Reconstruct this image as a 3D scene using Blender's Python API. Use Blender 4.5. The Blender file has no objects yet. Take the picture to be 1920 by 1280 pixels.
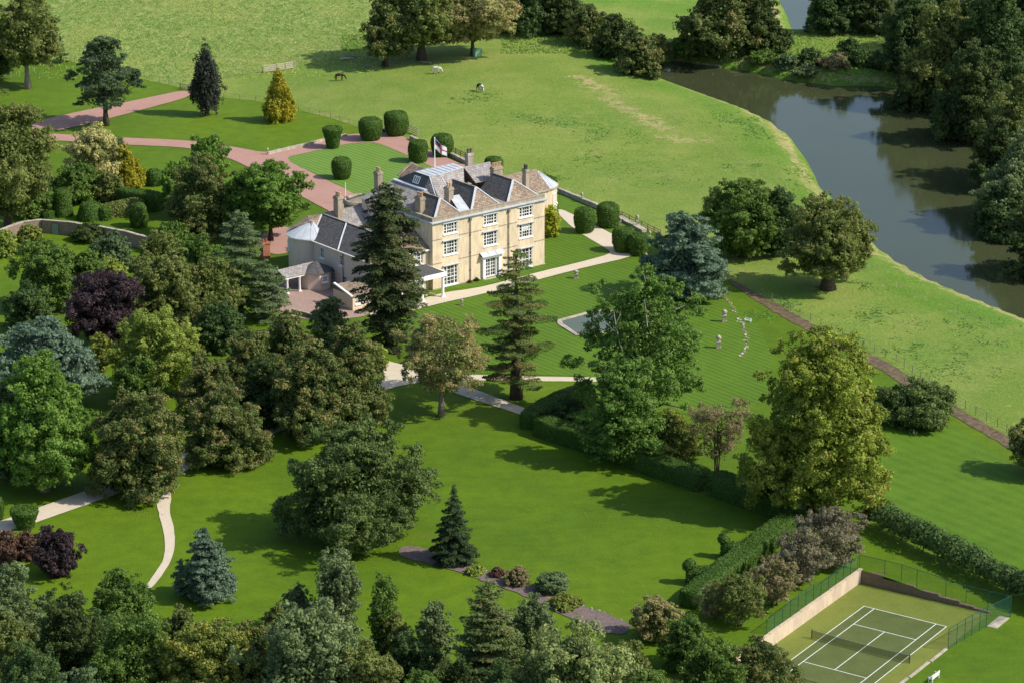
import bpy, bmesh, math, random
import numpy as np
from mathutils import Vector, Matrix, geometry, noise as mnoise

# ------------------------------------------------------------------ camera, sky, sun, exposure
SC = bpy.context.scene
COL = SC.collection
FPX = 5400.0; PITCH = math.radians(18.36); CAMH = 139.2
cam = bpy.data.cameras.new('camera'); camo = bpy.data.objects.new('camera', cam); COL.objects.link(camo)
cam.sensor_width = 36.0; cam.lens = FPX / 1920 * 36.0; cam.clip_start = 1.0; cam.clip_end = 9000.0
camo.location = (0, 0, CAMH); camo.rotation_euler = (math.pi / 2 - PITCH, 0, 0)
SC.camera = camo
SUN_EL = math.radians(43.0); SUN_AZ = math.radians(103.0)      # clockwise from +Y
sdir = Vector((math.sin(SUN_AZ) * math.cos(SUN_EL), math.cos(SUN_AZ) * math.cos(SUN_EL), math.sin(SUN_EL)))
w = bpy.data.worlds.new('World'); SC.world = w; w.use_nodes = True
nt = w.node_tree; bg = nt.nodes['Background']
sky = nt.nodes.new('ShaderNodeTexSky'); sky.sky_type = 'NISHITA'; sky.sun_disc = False
sky.sun_elevation = SUN_EL; sky.sun_rotation = SUN_AZ; sky.air_density = 1.0; sky.dust_density = 1.2
nt.links.new(sky.outputs[0], bg.inputs[0]); bg.inputs[1].default_value = 0.12
sun = bpy.data.lights.new('sun', 'SUN'); sun.energy = 3.6; sun.angle = math.radians(0.5); sun.color = (1.0, 0.93, 0.82)
suno = bpy.data.objects.new('sun', sun); COL.objects.link(suno); suno.location = (60, 400, 120)
suno.rotation_euler = sdir.to_track_quat('Z', 'Y').to_euler()
SC.view_settings.view_transform = 'Standard'; SC.view_settings.look = 'None'
SC.view_settings.exposure = 0.5; SC.view_settings.gamma = 1.0
SC.cycles.max_bounces = 5; SC.cycles.diffuse_bounces = 2; SC.cycles.transparent_max_bounces = 8

# ------------------------------------------------------------------ small helpers
def tag(o, label=None, cat=None, group=None, kind=None):
    if label: o['label'] = label
    if cat: o['category'] = cat
    if group: o['group'] = group
    if kind: o['kind'] = kind
    return o
def empty(name, loc, rz=0.0, label=None, cat=None, group=None):
    o = bpy.data.objects.new(name, None); COL.objects.link(o); o.location = loc; o.rotation_euler = (0, 0, rz)
    o.empty_display_size = 0.5
    return tag(o, label, cat, group)
def link(name, me, mat=None, parent=None, smooth=False):
    if mat is not None and not me.materials: me.materials.append(mat)
    o = bpy.data.objects.new(name, me); COL.objects.link(o)
    if parent is not None: o.parent = parent
    if smooth:
        me.polygons.foreach_set('use_smooth', [True] * len(me.polygons))
    return o
def bmobj(name, bm, mat, parent=None, smooth=False, recalc=True):
    if recalc: bmesh.ops.recalc_face_normals(bm, faces=bm.faces)
    me = bpy.data.meshes.new(name); bm.to_mesh(me); bm.free()
    return link(name, me, mat, parent, smooth)
def box(bm, x0, x1, y0, y1, z0, z1):
    v = [bm.verts.new((x, y, z)) for z in (z0, z1) for y in (y0, y1) for x in (x0, x1)]
    for f in ((0, 2, 3, 1), (4, 5, 7, 6), (0, 1, 5, 4), (2, 6, 7, 3), (0, 4, 6, 2), (1, 3, 7, 5)):
        bm.faces.new([v[i] for i in f])
def poly(bm, pts):
    return bm.faces.new([bm.verts.new(p) for p in pts])
def beam(bm, a, b, wd, ht):
    a = Vector(a); b = Vector(b); d = (b - a); L = d.length
    if L < 1e-6: return
    d.normalize(); s = Vector((-d.y, d.x, 0)); 
    if s.length < 1e-4: s = Vector((1, 0, 0))
    s.normalize(); u = d.cross(s)
    v = [bm.verts.new(p + s * (wd / 2 * i) + u * (ht / 2 * j)) for p in (a, b) for i, j in ((-1, -1), (1, -1), (1, 1), (-1, 1))]
    for k in range(4): bm.faces.new((v[k], v[(k + 1) % 4], v[4 + (k + 1) % 4], v[4 + k]))
    bm.faces.new(v[3::-1]); bm.faces.new(v[4:])
def tube(bm, pts, rad, n=6, cap=True):
    rings = []
    for i, p in enumerate(pts):
        p = Vector(p); a = Vector(pts[max(0, i - 1)]); b = Vector(pts[min(len(pts) - 1, i + 1)])
        d = (b - a).normalized(); s = d.cross(Vector((0.31, 0.95, 0.05)))
        if s.length < 0.1: s = d.cross(Vector((1, 0, 0)))
        s.normalize(); u = d.cross(s)
        rings.append([bm.verts.new(p + (s * math.cos(2 * math.pi * k / n) + u * math.sin(2 * math.pi * k / n)) * rad[i]) for k in range(n)])
    for r0, r1 in zip(rings, rings[1:]):
        for k in range(n): bm.faces.new((r0[k], r0[(k + 1) % n], r1[(k + 1) % n], r1[k]))
    if cap: bm.faces.new(rings[0][::-1]); bm.faces.new(rings[-1])
def lathe(bm, prof, n=16, cx=0, cy=0, a0=0.0, a1=2 * math.pi):
    full = abs(a1 - a0 - 2 * math.pi) < 1e-6
    m = n if full else n + 1
    rings = []
    for r, z in prof:
        rings.append([bm.verts.new((cx + r * math.cos(a0 + (a1 - a0) * k / n), cy + r * math.sin(a0 + (a1 - a0) * k / n), z)) for k in range(m)])
    for r0, r1 in zip(rings, rings[1:]):
        for k in range(n): bm.faces.new((r0[k], r0[(k + 1) % m], r1[(k + 1) % m], r1[k]))
    if full:
        bm.faces.new(rings[0][::-1]); bm.faces.new(rings[-1])
def ray(px, py):
    a = (px - 960) / FPX; b = -(py - 640) / FPX; c, s = math.cos(PITCH), math.sin(PITCH)
    return (a, c + b * s, -s + b * c)
def gz(px, py, z=0.0):
    r = ray(px, py); t = (z - CAMH) / r[2]; return Vector((r[0] * t, r[1] * t, z))

# ------------------------------------------------------------------ terrain height
CO = np.array([42.82, 322.23]); CR = math.radians(-33.52)
CEU = np.array([math.cos(CR), math.sin(CR)]); CEV = np.array([math.sin(CR), -math.cos(CR)])
RIVER_PX = [(1212, 152), (1224, 126), (1258, 114), (1350, 128), (1400, 134), (1480, 152), (1560, 162), (1650, 164), (1720, 175), (1800, 230),
            (1850, 330), (1880, 430), (1960, 520), (2300, 640), (2300, 780), (1960, 612), (1920, 598), (1820, 558), (1750, 528), (1680, 488), (1620, 440),
            (1570, 380), (1541, 350), (1530, 325), (1508, 292), (1490, 262), (1450, 232), (1400, 210), (1330, 188), (1260, 166)]
POND_PX = [(1452, -60), (1462, 0), (1478, 30), (1488, 62), (1515, 58), (1512, 30), (1520, 0), (1560, -60)]
WZ = -2.0
RIVER = np.array([gz(x, y, WZ)[:2] for x, y in RIVER_PX]); UPPER = np.array([gz(x, y, WZ)[:2] for x, y in POND_PX])
def sdist(P, poly):
    P = np.atleast_2d(P); d = np.full(len(P), 1e9); ins = np.zeros(len(P), bool)
    n = len(poly)
    for i in range(n):
        a = poly[i]; b = poly[(i + 1) % n]; e = b - a; q = P - a
        t = np.clip((q @ e) / max(1e-9, e @ e), 0, 1)
        d = np.minimum(d, np.hypot(*(q - t[:, None] * e).T))
        c = ((a[1] > P[:, 1]) != (b[1] > P[:, 1])) & (P[:, 0] < (b[0] - a[0]) * (P[:, 1] - a[1]) / ((b[1] - a[1]) or 1e-9) + a[0])
        ins ^= c
    return np.where(ins, -d, d)
def sst(x, a, b):
    t = np.clip((x - a) / (b - a), 0, 1); return t * t * (3 - 2 * t)
def H(P):
    P = np.atleast_2d(np.asarray(P, float)); x, y = P[:, 0], P[:, 1]
    z = np.zeros(len(P))
    z += 0.35 * np.sin(x / 23.0 + 1.3) * np.cos(y / 31.0) * sst(y, 480, 540)
    z += 5.0 * sst(y, 575, 700) * (1 - sst(x, 10, 60))                       # rough hill pasture, upper left
    z += 2.0 * np.exp(-(((x - 5) / 40) ** 2 + ((y - 590) / 45) ** 2))        # knoll of the horse paddock
    cu = (P - CO) @ CEU; cv = (P - CO) @ CEV                                   # lawn falling towards the tennis court's open side
    ramp = sst(cu, -3.2, 13.5)
    z -= 1.6 * ramp * sst(cv, -24, -6.5)
    for poly in (RIVER, UPPER):
        near = (x > poly[:, 0].min() - 25) & (x < poly[:, 0].max() + 25) & (y > poly[:, 1].min() - 25) & (y < poly[:, 1].max() + 25)
        if near.any():
            d = sdist(P[near], poly)
            zb = z[near]
            k = sst(d, -1.0, 7.0)
            steep = sst(d, -1.2, 1.4)
            z[near] = np.where(d < 7, (WZ - 1.2) + (zb - (WZ - 1.2)) * (0.52 * steep + 0.48 * k), zb)
    return z
def g(px, py, dz=0.0):
    z = 0.0
    for _ in range(12):
        p = gz(px, py, z); z2 = float(H([p[:2]])[0]); z = 0.5 * z + 0.5 * z2
    p = gz(px, py, z); return Vector((p.x, p.y, z + dz))
def ground(x, y): return float(H([(x, y)])[0])
def mpp(p):                                         # metres per photo pixel at a point
    return (p.y * math.cos(PITCH) + (CAMH - p.z) * math.sin(PITCH)) / FPX
def ztop(p, py):                                    # height of the point above p seen at image row py
    r = ray(960, py); return CAMH + r[2] * (p.y / r[1])

# ------------------------------------------------------------------ materials
class NT:
    def __init__(s, name):
        s.m = bpy.data.materials.new(name); s.m.use_nodes = True; s.t = s.m.node_tree; s.b = s.t.nodes['Principled BSDF']
        s.out = s.t.nodes['Material Output']; s.b.inputs['Roughness'].default_value = 0.8; s.b.inputs['Specular IOR Level'].default_value = 0.25
        s._c = None
    def n(s, typ, **k):
        nd = s.t.nodes.new(typ)
        for a, v in k.items(): setattr(nd, a, v)
        return nd
    def l(s, a, b): s.t.links.new(a, b)
    def coord(s, kind='Object'):
        if s._c is None: s._c = s.n('ShaderNodeTexCoord')
        return s._c.outputs[kind]
    def noise(s, scale, detail=4, rough=0.6, vec=None, dist=0.0):
        nd = s.n('ShaderNodeTexNoise'); nd.inputs['Scale'].default_value = scale; nd.inputs['Detail'].default_value = detail
        nd.inputs['Roughness'].default_value = rough; nd.inputs['Distortion'].default_value = dist
        s.l(vec if vec is not None else s.coord(), nd.inputs['Vector']); return nd.outputs['Fac']
    def mapv(s, scale=(1, 1, 1), rot=(0, 0, 0), vec=None):
        nd = s.n('ShaderNodeMapping'); nd.inputs['Scale'].default_value = scale; nd.inputs['Rotation'].default_value = rot
        s.l(vec if vec is not None else s.coord(), nd.inputs['Vector']); return nd.outputs[0]
    def ramp(s, fac, stops):
        nd = s.n('ShaderNodeValToRGB'); e = nd.color_ramp.elements
        while len(e) < len(stops): e.new(0.5)
        for i, (p, c) in enumerate(stops):
            e[i].position = p; e[i].color = (c if not isinstance(c, (int, float)) else (c, c, c))[:3] + (1,) if not isinstance(c, (int, float)) else (c, c, c, 1)
        s.l(fac, nd.inputs[0]); return nd.outputs['Color']
    def mix(s, fac, a, b, mode='MIX'):
        nd = s.n('ShaderNodeMix', data_type='RGBA', blend_type=mode)
        for sock, v in ((nd.inputs[0], fac), (nd.inputs[6], a), (nd.inputs[7], b)):
            if isinstance(v, (int, float)): sock.default_value = v
            elif isinstance(v, tuple): sock.default_value = v[:3] + (1,)
            else: s.l(v, sock)
        return nd.outputs[2]
    def bump(s, fac, strength, dist=0.1):
        nd = s.n('ShaderNodeBump'); nd.inputs['Strength'].default_value = strength; nd.inputs['Distance'].default_value = dist
        s.l(fac, nd.inputs['Height']); s.l(nd.outputs[0], s.b.inputs['Normal'])
    def attr(s, name):
        nd = s.n('ShaderNodeAttribute'); nd.attribute_name = name; return nd.outputs['Fac']
    def done(s, col=None, rough=None):
        if col is not None:
            if isinstance(col, tuple): s.b.inputs['Base Color'].default_value = col[:3] + (1,)
            else: s.l(col, s.b.inputs['Base Color'])
        if rough is not None: s.b.inputs['Roughness'].default_value = rough
        return s.m
def flat(name, c, var=0.12, scale=1.5, rough=0.75, bump=0.0, metal=0.0):
    k = NT(name); nz = k.noise(scale, 5)
    col = k.mix(k.ramp(nz, [(0.3, 0.0), (0.7, 1.0)]), tuple(v * (1 - var) for v in c), tuple(min(1, v * (1 + var)) for v in c))
    if bump: k.bump(nz, bump, 0.05)
    k.b.inputs['Metallic'].default_value = metal
    return k.done(col, rough)
def foliage(name, dark, light, accent=None, acc=0.0, trans=0.38, gain=2.45):
    dark = tuple(min(.8, v * gain * q) for v, q in zip(dark, (.95, 1.0, .9))); light = tuple(min(.8, v * gain * q) for v, q in zip(light, (.97, 1.0, .9)))
    if accent: accent = tuple(min(.8, v * (1 + (gain - 1) * .6)) for v in accent)
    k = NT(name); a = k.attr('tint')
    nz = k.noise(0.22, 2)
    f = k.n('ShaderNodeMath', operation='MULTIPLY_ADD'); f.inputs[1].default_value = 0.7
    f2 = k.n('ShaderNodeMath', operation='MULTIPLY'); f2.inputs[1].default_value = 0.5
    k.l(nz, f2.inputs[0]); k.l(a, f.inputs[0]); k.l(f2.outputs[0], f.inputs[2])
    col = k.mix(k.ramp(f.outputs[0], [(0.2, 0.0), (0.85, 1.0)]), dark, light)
    if accent:
        b = k.attr('hue'); col = k.mix(k.ramp(b, [(1 - acc - 0.12, 0.0), (1 - acc + 0.02, 1.0)]), col, accent)
    k.l(col, k.b.inputs['Base Color']); k.b.inputs['Roughness'].default_value = 0.62; k.b.inputs['Specular IOR Level'].default_value = 0.22
    tr = k.n('ShaderNodeBsdfTranslucent'); k.l(col, tr.inputs[0])
    ms = k.n('ShaderNodeMixShader'); ms.inputs[0].default_value = trans
    k.l(k.b.outputs[0], ms.inputs[1]); k.l(tr.outputs[0], ms.inputs[2]); k.l(ms.outputs[0], k.out.inputs[0])
    return k.m
HOUSE_R = math.radians(38.63)
def lawn_mat(name, c0, c1, stripes=0.0, rot=HOUSE_R, period=1.1, dry=None):
    k = NT(name); big = k.noise(0.035, 4); mid = k.noise(0.35, 5, 0.65); fine = k.noise(3.2, 3, 0.7)
    col = k.mix(k.ramp(big, [(0.35, 0.0), (0.65, 1.0)]), c0, c1)
    b2 = k.noise(0.012, 3); col = k.mix(k.ramp(b2, [(0.42, 0.0), (0.60, 0.60)]), col, (c1[0] * 1.30, c1[1] * 1.15, c1[2] * 1.3)); wn = k.noise(0.23, 6, 0.75, dist=0.6); col = k.mix(k.ramp(wn, [(0.60, 0.0), (0.74, 0.55)]), col, (0.150, 0.165, 0.035))
    st = k.noise(0.5, 4, 0.7, vec=k.mapv(scale=(0.35, 1.6, 1), rot=(0, 0, 0.5))); col = k.mix(k.ramp(st, [(0.46, 0.0), (0.70, 0.30)]), col, (c1[0] * 1.5, c1[1] * 1.18, c1[2] * 1.5))
    col = k.mix(k.ramp(mid, [(0.38, 0.0), (0.70, 0.50)]), col, tuple(v * 0.68 for v in c0))
    col = k.mix(k.ramp(fine, [(0.40, 0.0), (0.72, 0.32)]), col, tuple(v * 1.5 for v in c1))
    gr = k.noise(11.0, 2, 0.7); col = k.mix(k.ramp(gr, [(0.40, 0.0), (0.70, 0.35)]), col, tuple(v * 0.60 for v in c0))
    if stripes:
        wv = k.n('ShaderNodeTexWave', wave_type='BANDS', bands_direction='X', wave_profile='SIN')
        wv.inputs['Scale'].default_value = 2 * math.pi / 20.0 / period; wv.inputs['Distortion'].default_value = 1.6
        wv.inputs['Detail'].default_value = 1.0; wv.inputs['Detail Scale'].default_value = 0.12
        k.l(k.mapv(rot=(0, 0, -rot)), wv.inputs['Vector'])
        col = k.mix(k.ramp(wv.outputs['Fac'], [(0.3, 0.0), (0.7, stripes)]), col, tuple(v * 1.75 for v in c1[:1]) + (c1[1] * 1.5, c1[2] * 1.7))
    if dry:
        dn = k.noise(0.6, 5, 0.7, dist=0.5)
        col = k.mix(k.ramp(dn, [(0.55, 0.0), (0.75, 0.5)]), col, dry)
    k.bump(fine, 0.35, 0.08)
    return k.done(col, 0.85)
M = {}
M['lawn'] = lawn_mat('mown_lawn', (0.054, 0.116, 0.001), (0.100, 0.182, 0.002))
M['lawn_side'] = lawn_mat('mown_side_lawn', (0.055, 0.130, 0.004), (0.085, 0.175, 0.008), stripes=0.12, period=2.2)
M['lawn_striped'] = lawn_mat('striped_lawn', (0.054, 0.122, 0.004), (0.078, 0.158, 0.008), stripes=0.34)
M['lawn_front'] = lawn_mat('striped_front_lawn', (0.085, 0.185, 0.022), (0.105, 0.205, 0.028), stripes=0.5)
def paddock():
    k = NT('paddock_grass')
    big = k.noise(0.02, 5, 0.6); mid = k.noise(0.16, 6, 0.68, dist=0.6); fine = k.noise(1.6, 4, 0.75)
    g0, g1 = (0.140, 0.222, 0.024), (0.205, 0.275, 0.042)
    col = k.mix(k.ramp(big, [(0.38, 0.0), (0.62, 1.0)]), g0, g1)
    lush = k.attr('lush'); col = k.mix(k.ramp(lush, [(0.25, 0.0), (0.8, 1.0)]), col, (0.100, 0.215, 0.012))
    wv = k.noise(0.5, 5, 0.7, vec=k.mapv(scale=(1, 2.0, 1)))
    col = k.mix(k.ramp(wv, [(0.50, 0.0), (0.58, 0.85)]), col, k.mix(k.attr('weed'), col, (0.050, 0.150, 0.030)))
    # rough tussocky hill
    tus = k.noise(0.55, 7, 0.78, vec=k.mapv(scale=(1.5, 0.8, 1), rot=(0, 0, 0.6)), dist=0.9)
    rough = k.ramp(tus, [(0.39, (0.055, 0.125, 0.012)), (0.46, (0.120, 0.205, 0.030)), (0.52, (0.205, 0.275, 0.060)), (0.61, (0.34, 0.34, 0.13))])
    col = k.mix(k.attr('rough'), col, rough)
    dd = k.noise(0.35, 8, 0.80, dist=1.2); d = k.n('ShaderNodeMath', operation='MULTIPLY_ADD'); d.inputs[1].default_value = 3.4; d0 = k.n('ShaderNodeMath', operation='SUBTRACT'); k.l(k.attr('dry'), d0.inputs[0]); d0.inputs[1].default_value = 1.7
    k.l(dd, d.inputs[0]); k.l(d0.outputs[0], d.inputs[2])
    straw = k.mix(k.ramp(fine, [(0.35, 0.0), (0.65, 1.0)]), (0.34, 0.25, 0.11), (0.50, 0.40, 0.21))
    col = k.mix(k.ramp(d.outputs[0], [(0.40, 0.0), (0.62, 0.9)]), col, straw)
    col = k.mix(k.ramp(mid, [(0.44, 0.0), (0.60, 0.42)]), col, (0.100, 0.190, 0.022)); m2 = k.noise(0.9, 5, 0.75, vec=k.mapv(scale=(0.5, 1.4, 1))); col = k.mix(k.ramp(m2, [(0.50, 0.0), (0.66, 0.50)]), col, (0.090, 0.155, 0.024)); m3 = k.noise(0.07, 4, 0.6); col = k.mix(k.ramp(m3, [(0.46, 0.0), (0.66, 0.45)]), col, (0.27, 0.29, 0.070))
    col = k.mix(k.ramp(fine, [(0.50, 0.0), (0.70, 0.42)]), col, (0.32, 0.35, 0.11))
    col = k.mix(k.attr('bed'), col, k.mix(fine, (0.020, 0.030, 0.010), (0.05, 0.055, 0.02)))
    s = k.n('ShaderNodeMath', operation='ADD'); k.l(tus, s.inputs[0]); k.l(fine, s.inputs[1])
    k.bump(s.outputs[0], 0.55, 0.35)
    return k.done(col, 0.9)
M['ground'] = paddock()
def gravel(name, c, d, sc=6):
    k = NT(name); a = k.noise(sc, 4, 0.75); b = k.noise(0.5, 5)
    col = k.mix(k.ramp(a, [(0.35, 0.0), (0.65, 1.0)]), d, c); col = k.mix(k.ramp(b, [(0.4, 0.0), (0.7, 0.35)]), col, d)
    ms_ = k.noise(0.16, 5, 0.7, dist=0.5); col = k.mix(k.ramp(ms_, [(0.52, 0.0), (0.70, 0.35)]), col, (d[0] * .72, d[1] * .80, d[2] * .72)); k.bump(a, 0.4, 0.04); return k.done(col, 0.9)
M['gravel'] = gravel('cream_gravel', (0.66, 0.58, 0.45), (0.52, 0.44, 0.33))
M['drive'] = gravel('pink_gravel', (0.46, 0.27, 0.22), (0.36, 0.20, 0.16))
M['paving'] = gravel('pink_paving', (0.42, 0.30, 0.24), (0.30, 0.20, 0.17), 2.5)
M['soil'] = gravel('brown_soil', (0.205, 0.150, 0.085), (0.075, 0.055, 0.034), 1.3)
M['bedgravel'] = gravel('slate_mulch', (0.22, 0.17, 0.15), (0.12, 0.09, 0.085), 3.0)
def stucco(name, c, stain, st=0.5):
    k = NT(name); a = k.noise(0.55, 6, 0.65, vec=k.mapv(scale=(1.2, 1.2, 0.45))); b = k.noise(2.2, 5, 0.7, vec=k.mapv(scale=(1.6, 1.6, 0.22))); f = k.noise(9, 3)
    col = k.mix(k.ramp(a, [(0.40, 0.0), (0.62, st)]), c, stain)
    col = k.mix(k.ramp(b, [(0.48, 0.0), (0.68, st * 0.7)]), col, tuple(v * 0.7 for v in stain))
    col = k.mix(k.ramp(f, [(0.3, 0.0), (0.8, 0.12)]), col, tuple(v * 1.2 for v in c))
    k.bump(f, 0.12, 0.02); return k.done(col, 0.85)
M['stucco'] = stucco('ochre_render', (0.74, 0.615, 0.42), (0.48, 0.385, 0.28), 0.7)
M['stucco_pink'] = stucco('pinkish_render', (0.72, 0.58, 0.47), (0.58, 0.46, 0.38), 0.4)
M['stucco_cream'] = stucco('cream_render', (0.66, 0.55, 0.38), (0.5, 0.42, 0.30), 0.3)
M['stone'] = stucco('weathered_stone', (0.42, 0.36, 0.26), (0.25, 0.20, 0.15), 0.9)
M['stone_pale'] = stucco('pale_stone', (0.50, 0.45, 0.36), (0.30, 0.26, 0.21), 0.9)
def slates(name, c0, c1, c2, sz=(0.45, 0.28), gap=(0.03, 0.03, 0.03)):
    k = NT(name)
    # slope-following coordinate: along the eaves = horizontal, down = height
    uv = k.n('ShaderNodeUVMap'); 
    br = k.n('ShaderNodeTexBrick'); br.offset = 0.5
    br.inputs['Scale'].default_value = 1.0; br.inputs['Brick Width'].default_value = sz[0]; br.inputs['Row Height'].default_value = sz[1]
    br.inputs['Mortar Size'].default_value = 0.018; br.inputs['Color1'].default_value = (0, 0, 0, 1); br.inputs['Color2'].default_value = (1, 1, 1, 1)
    br.inputs['Mortar'].default_value = (0.25, 0.25, 0.25, 1); k.l(uv.outputs[0], br.inputs['Vector'])
    nz = k.noise(1.3, 6, 0.75); n2 = k.noise(5.0, 3, 0.7)
    col = k.mix(br.outputs['Color'], c0, c1)
    col = k.mix(k.ramp(nz, [(0.45, 0.0), (0.62, 0.8)]), col, c2)
    col = k.mix(k.ramp(n2, [(0.5, 0.0), (0.75, 0.5)]), col, tuple(v * 0.45 for v in c0))
    col = k.mix(br.outputs['Fac'], col, gap)
    k.bump(br.outputs['Color'], 0.4, 0.03); return k.done(col, 0.8)
M['stonetile'] = slates('lichened_stone_tiles', (0.20, 0.145, 0.10), (0.42, 0.34, 0.25), (0.27, 0.175, 0.13))
M['greytile'] = slates('grey_stone_tiles', (0.28, 0.26, 0.245), (0.44, 0.42, 0.40), (0.27, 0.215, 0.20), (0.55, 0.4))
M['slate'] = slates('dark_slates', (0.075, 0.072, 0.075), (0.145, 0.145, 0.145), (0.115, 0.108, 0.098), (0.4, 0.3))
M['lead'] = flat('lead_sheet', (0.50, 0.53, 0.56), 0.14, 0.8, 0.5)
M['leadlight'] = flat('pale_lead_flashing', (0.62, 0.64, 0.66), 0.1, 2, 0.55)
M['white'] = flat('white_paint', (0.80, 0.78, 0.73), 0.05, 3, 0.5)
M['whitest'] = flat('bright_white_paint', (0.86, 0.86, 0.83), 0.04, 3, 0.5)
k = NT('window_glass'); oi = k.n('ShaderNodeObjectInfo'); va = k.n('ShaderNodeVectorMath', operation='ADD'); vs9 = k.n('ShaderNodeVectorMath', operation='SCALE'); vs9.inputs['Scale'].default_value = 37.0; k.l(oi.outputs['Random'], vs9.inputs[0]); k.l(k.coord('Object'), va.inputs[0]); k.l(vs9.outputs[0], va.inputs[1]); nz = k.noise(0.9, 3, vec=va.outputs[0]); k.b.inputs['Specular IOR Level'].default_value = 0.6
M['glass'] = k.done(k.ramp(nz, [(0.38, (0.010, 0.013, 0.015)), (0.52, (0.05, 0.055, 0.055)), (0.68, (0.20, 0.19, 0.17))]), 0.08)
M['blind'] = flat('white_blind', (0.6, 0.6, 0.58), 0.1, 2)
M['pipe'] = flat('pipe_grey', (0.16, 0.14, 0.12), 0.3, 4)
M['terracotta'] = flat('terracotta_pot', (0.50, 0.34, 0.20), 0.25, 4)
M['potdark'] = flat('sooty_pot', (0.10, 0.08, 0.075), 0.3, 4)
M['brick'] = flat('red_brick', (0.34, 0.13, 0.08), 0.35, 3)
M['bark'] = flat('bark_grey_brown', (0.085, 0.065, 0.048), 0.4, 3, 0.9, 0.4)
M['bark_pale'] = flat('bark_pale', (0.22, 0.19, 0.155), 0.35, 3, 0.9, 0.4)
M['wood'] = flat('weathered_timber', (0.24, 0.18, 0.12), 0.3, 3, 0.9)
M['wood_pale'] = flat('pale_timber', (0.52, 0.45, 0.34), 0.25, 3, 0.9)
M['metal_green'] = flat('green_coated_steel', (0.018, 0.075, 0.055), 0.2, 4, 0.5)
M['metal_dark'] = flat('dark_steel', (0.03, 0.035, 0.03), 0.2, 4, 0.5)
def wallstone(name, c0, c1):
    k = NT(name); v = k.n('ShaderNodeTexVoronoi'); v.inputs['Scale'].default_value = 2.4; k.l(k.mapv(scale=(1, 1, 1.8)), v.inputs['Vector'])
    nz = k.noise(1.5, 5, 0.7); col = k.mix(v.outputs['Color'], c0, c1); col = k.mix(0.6, col, k.mix(nz, c0, c1))
    col = k.mix(k.ramp(nz, [(0.55, 0.0), (0.75, 0.6)]), col, (0.12, 0.12, 0.07)); k.bump(v.outputs['Distance'], 0.5, 0.08)
    return k.done(col, 0.9)
M['rubble'] = wallstone('rubble_stone', (0.16, 0.115, 0.09), (0.36, 0.28, 0.21))
M['concrete'] = stucco('court_concrete', (0.60, 0.48, 0.34), (0.42, 0.33, 0.25), 0.7)
k = NT('chain_link'); k.b.inputs['Base Color'].default_value = (0.02, 0.10, 0.07, 1)
tp = k.n('ShaderNodeBsdfTransparent'); ms = k.n('ShaderNodeMixShader'); ms.inputs[0].default_value = 0.22
k.l(tp.outputs[0], ms.inputs[1]); k.l(k.b.outputs[0], ms.inputs[2]); k.l(ms.outputs[0], k.out.inputs[0]); M['mesh'] = k.m
k = NT('tennis_net'); k.b.inputs['Base Color'].default_value = (0.012, 0.02, 0.012, 1)
tp = k.n('ShaderNodeBsdfTransparent'); ms = k.n('ShaderNodeMixShader'); ms.inputs[0].default_value = 0.5
k.l(tp.outputs[0], ms.inputs[1]); k.l(k.b.outputs[0], ms.inputs[2]); k.l(ms.outputs[0], k.out.inputs[0]); M['net'] = k.m
M['court_in'] = lawn_mat('court_inner', (0.075, 0.112, 0.026), (0.095, 0.125, 0.033)); M['court_out'] = lawn_mat('court_outer', (0.130, 0.172, 0.026), (0.158, 0.192, 0.032))
def water(name, c, rip=0.05, sc=0.8):
    k = NT(name); n1 = k.noise(sc, 3, 0.6, vec=k.mapv(scale=(1, 2.2, 1))); n2 = k.noise(0.03, 2)
    k.b.inputs['Specular IOR Level'].default_value = 0.5; k.b.inputs['IOR'].default_value = 1.30
    col = k.mix(n2, tuple(v * 0.8 for v in c), tuple(v * 1.2 for v in c)); k.bump(n1, rip, 0.1); return k.done(col, 0.06)
M['water'] = water('river_water', (0.050, 0.060, 0.026)); M['pondwater'] = water('pond_water', (0.10, 0.12, 0.075), 0.1, 2.0)
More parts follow.
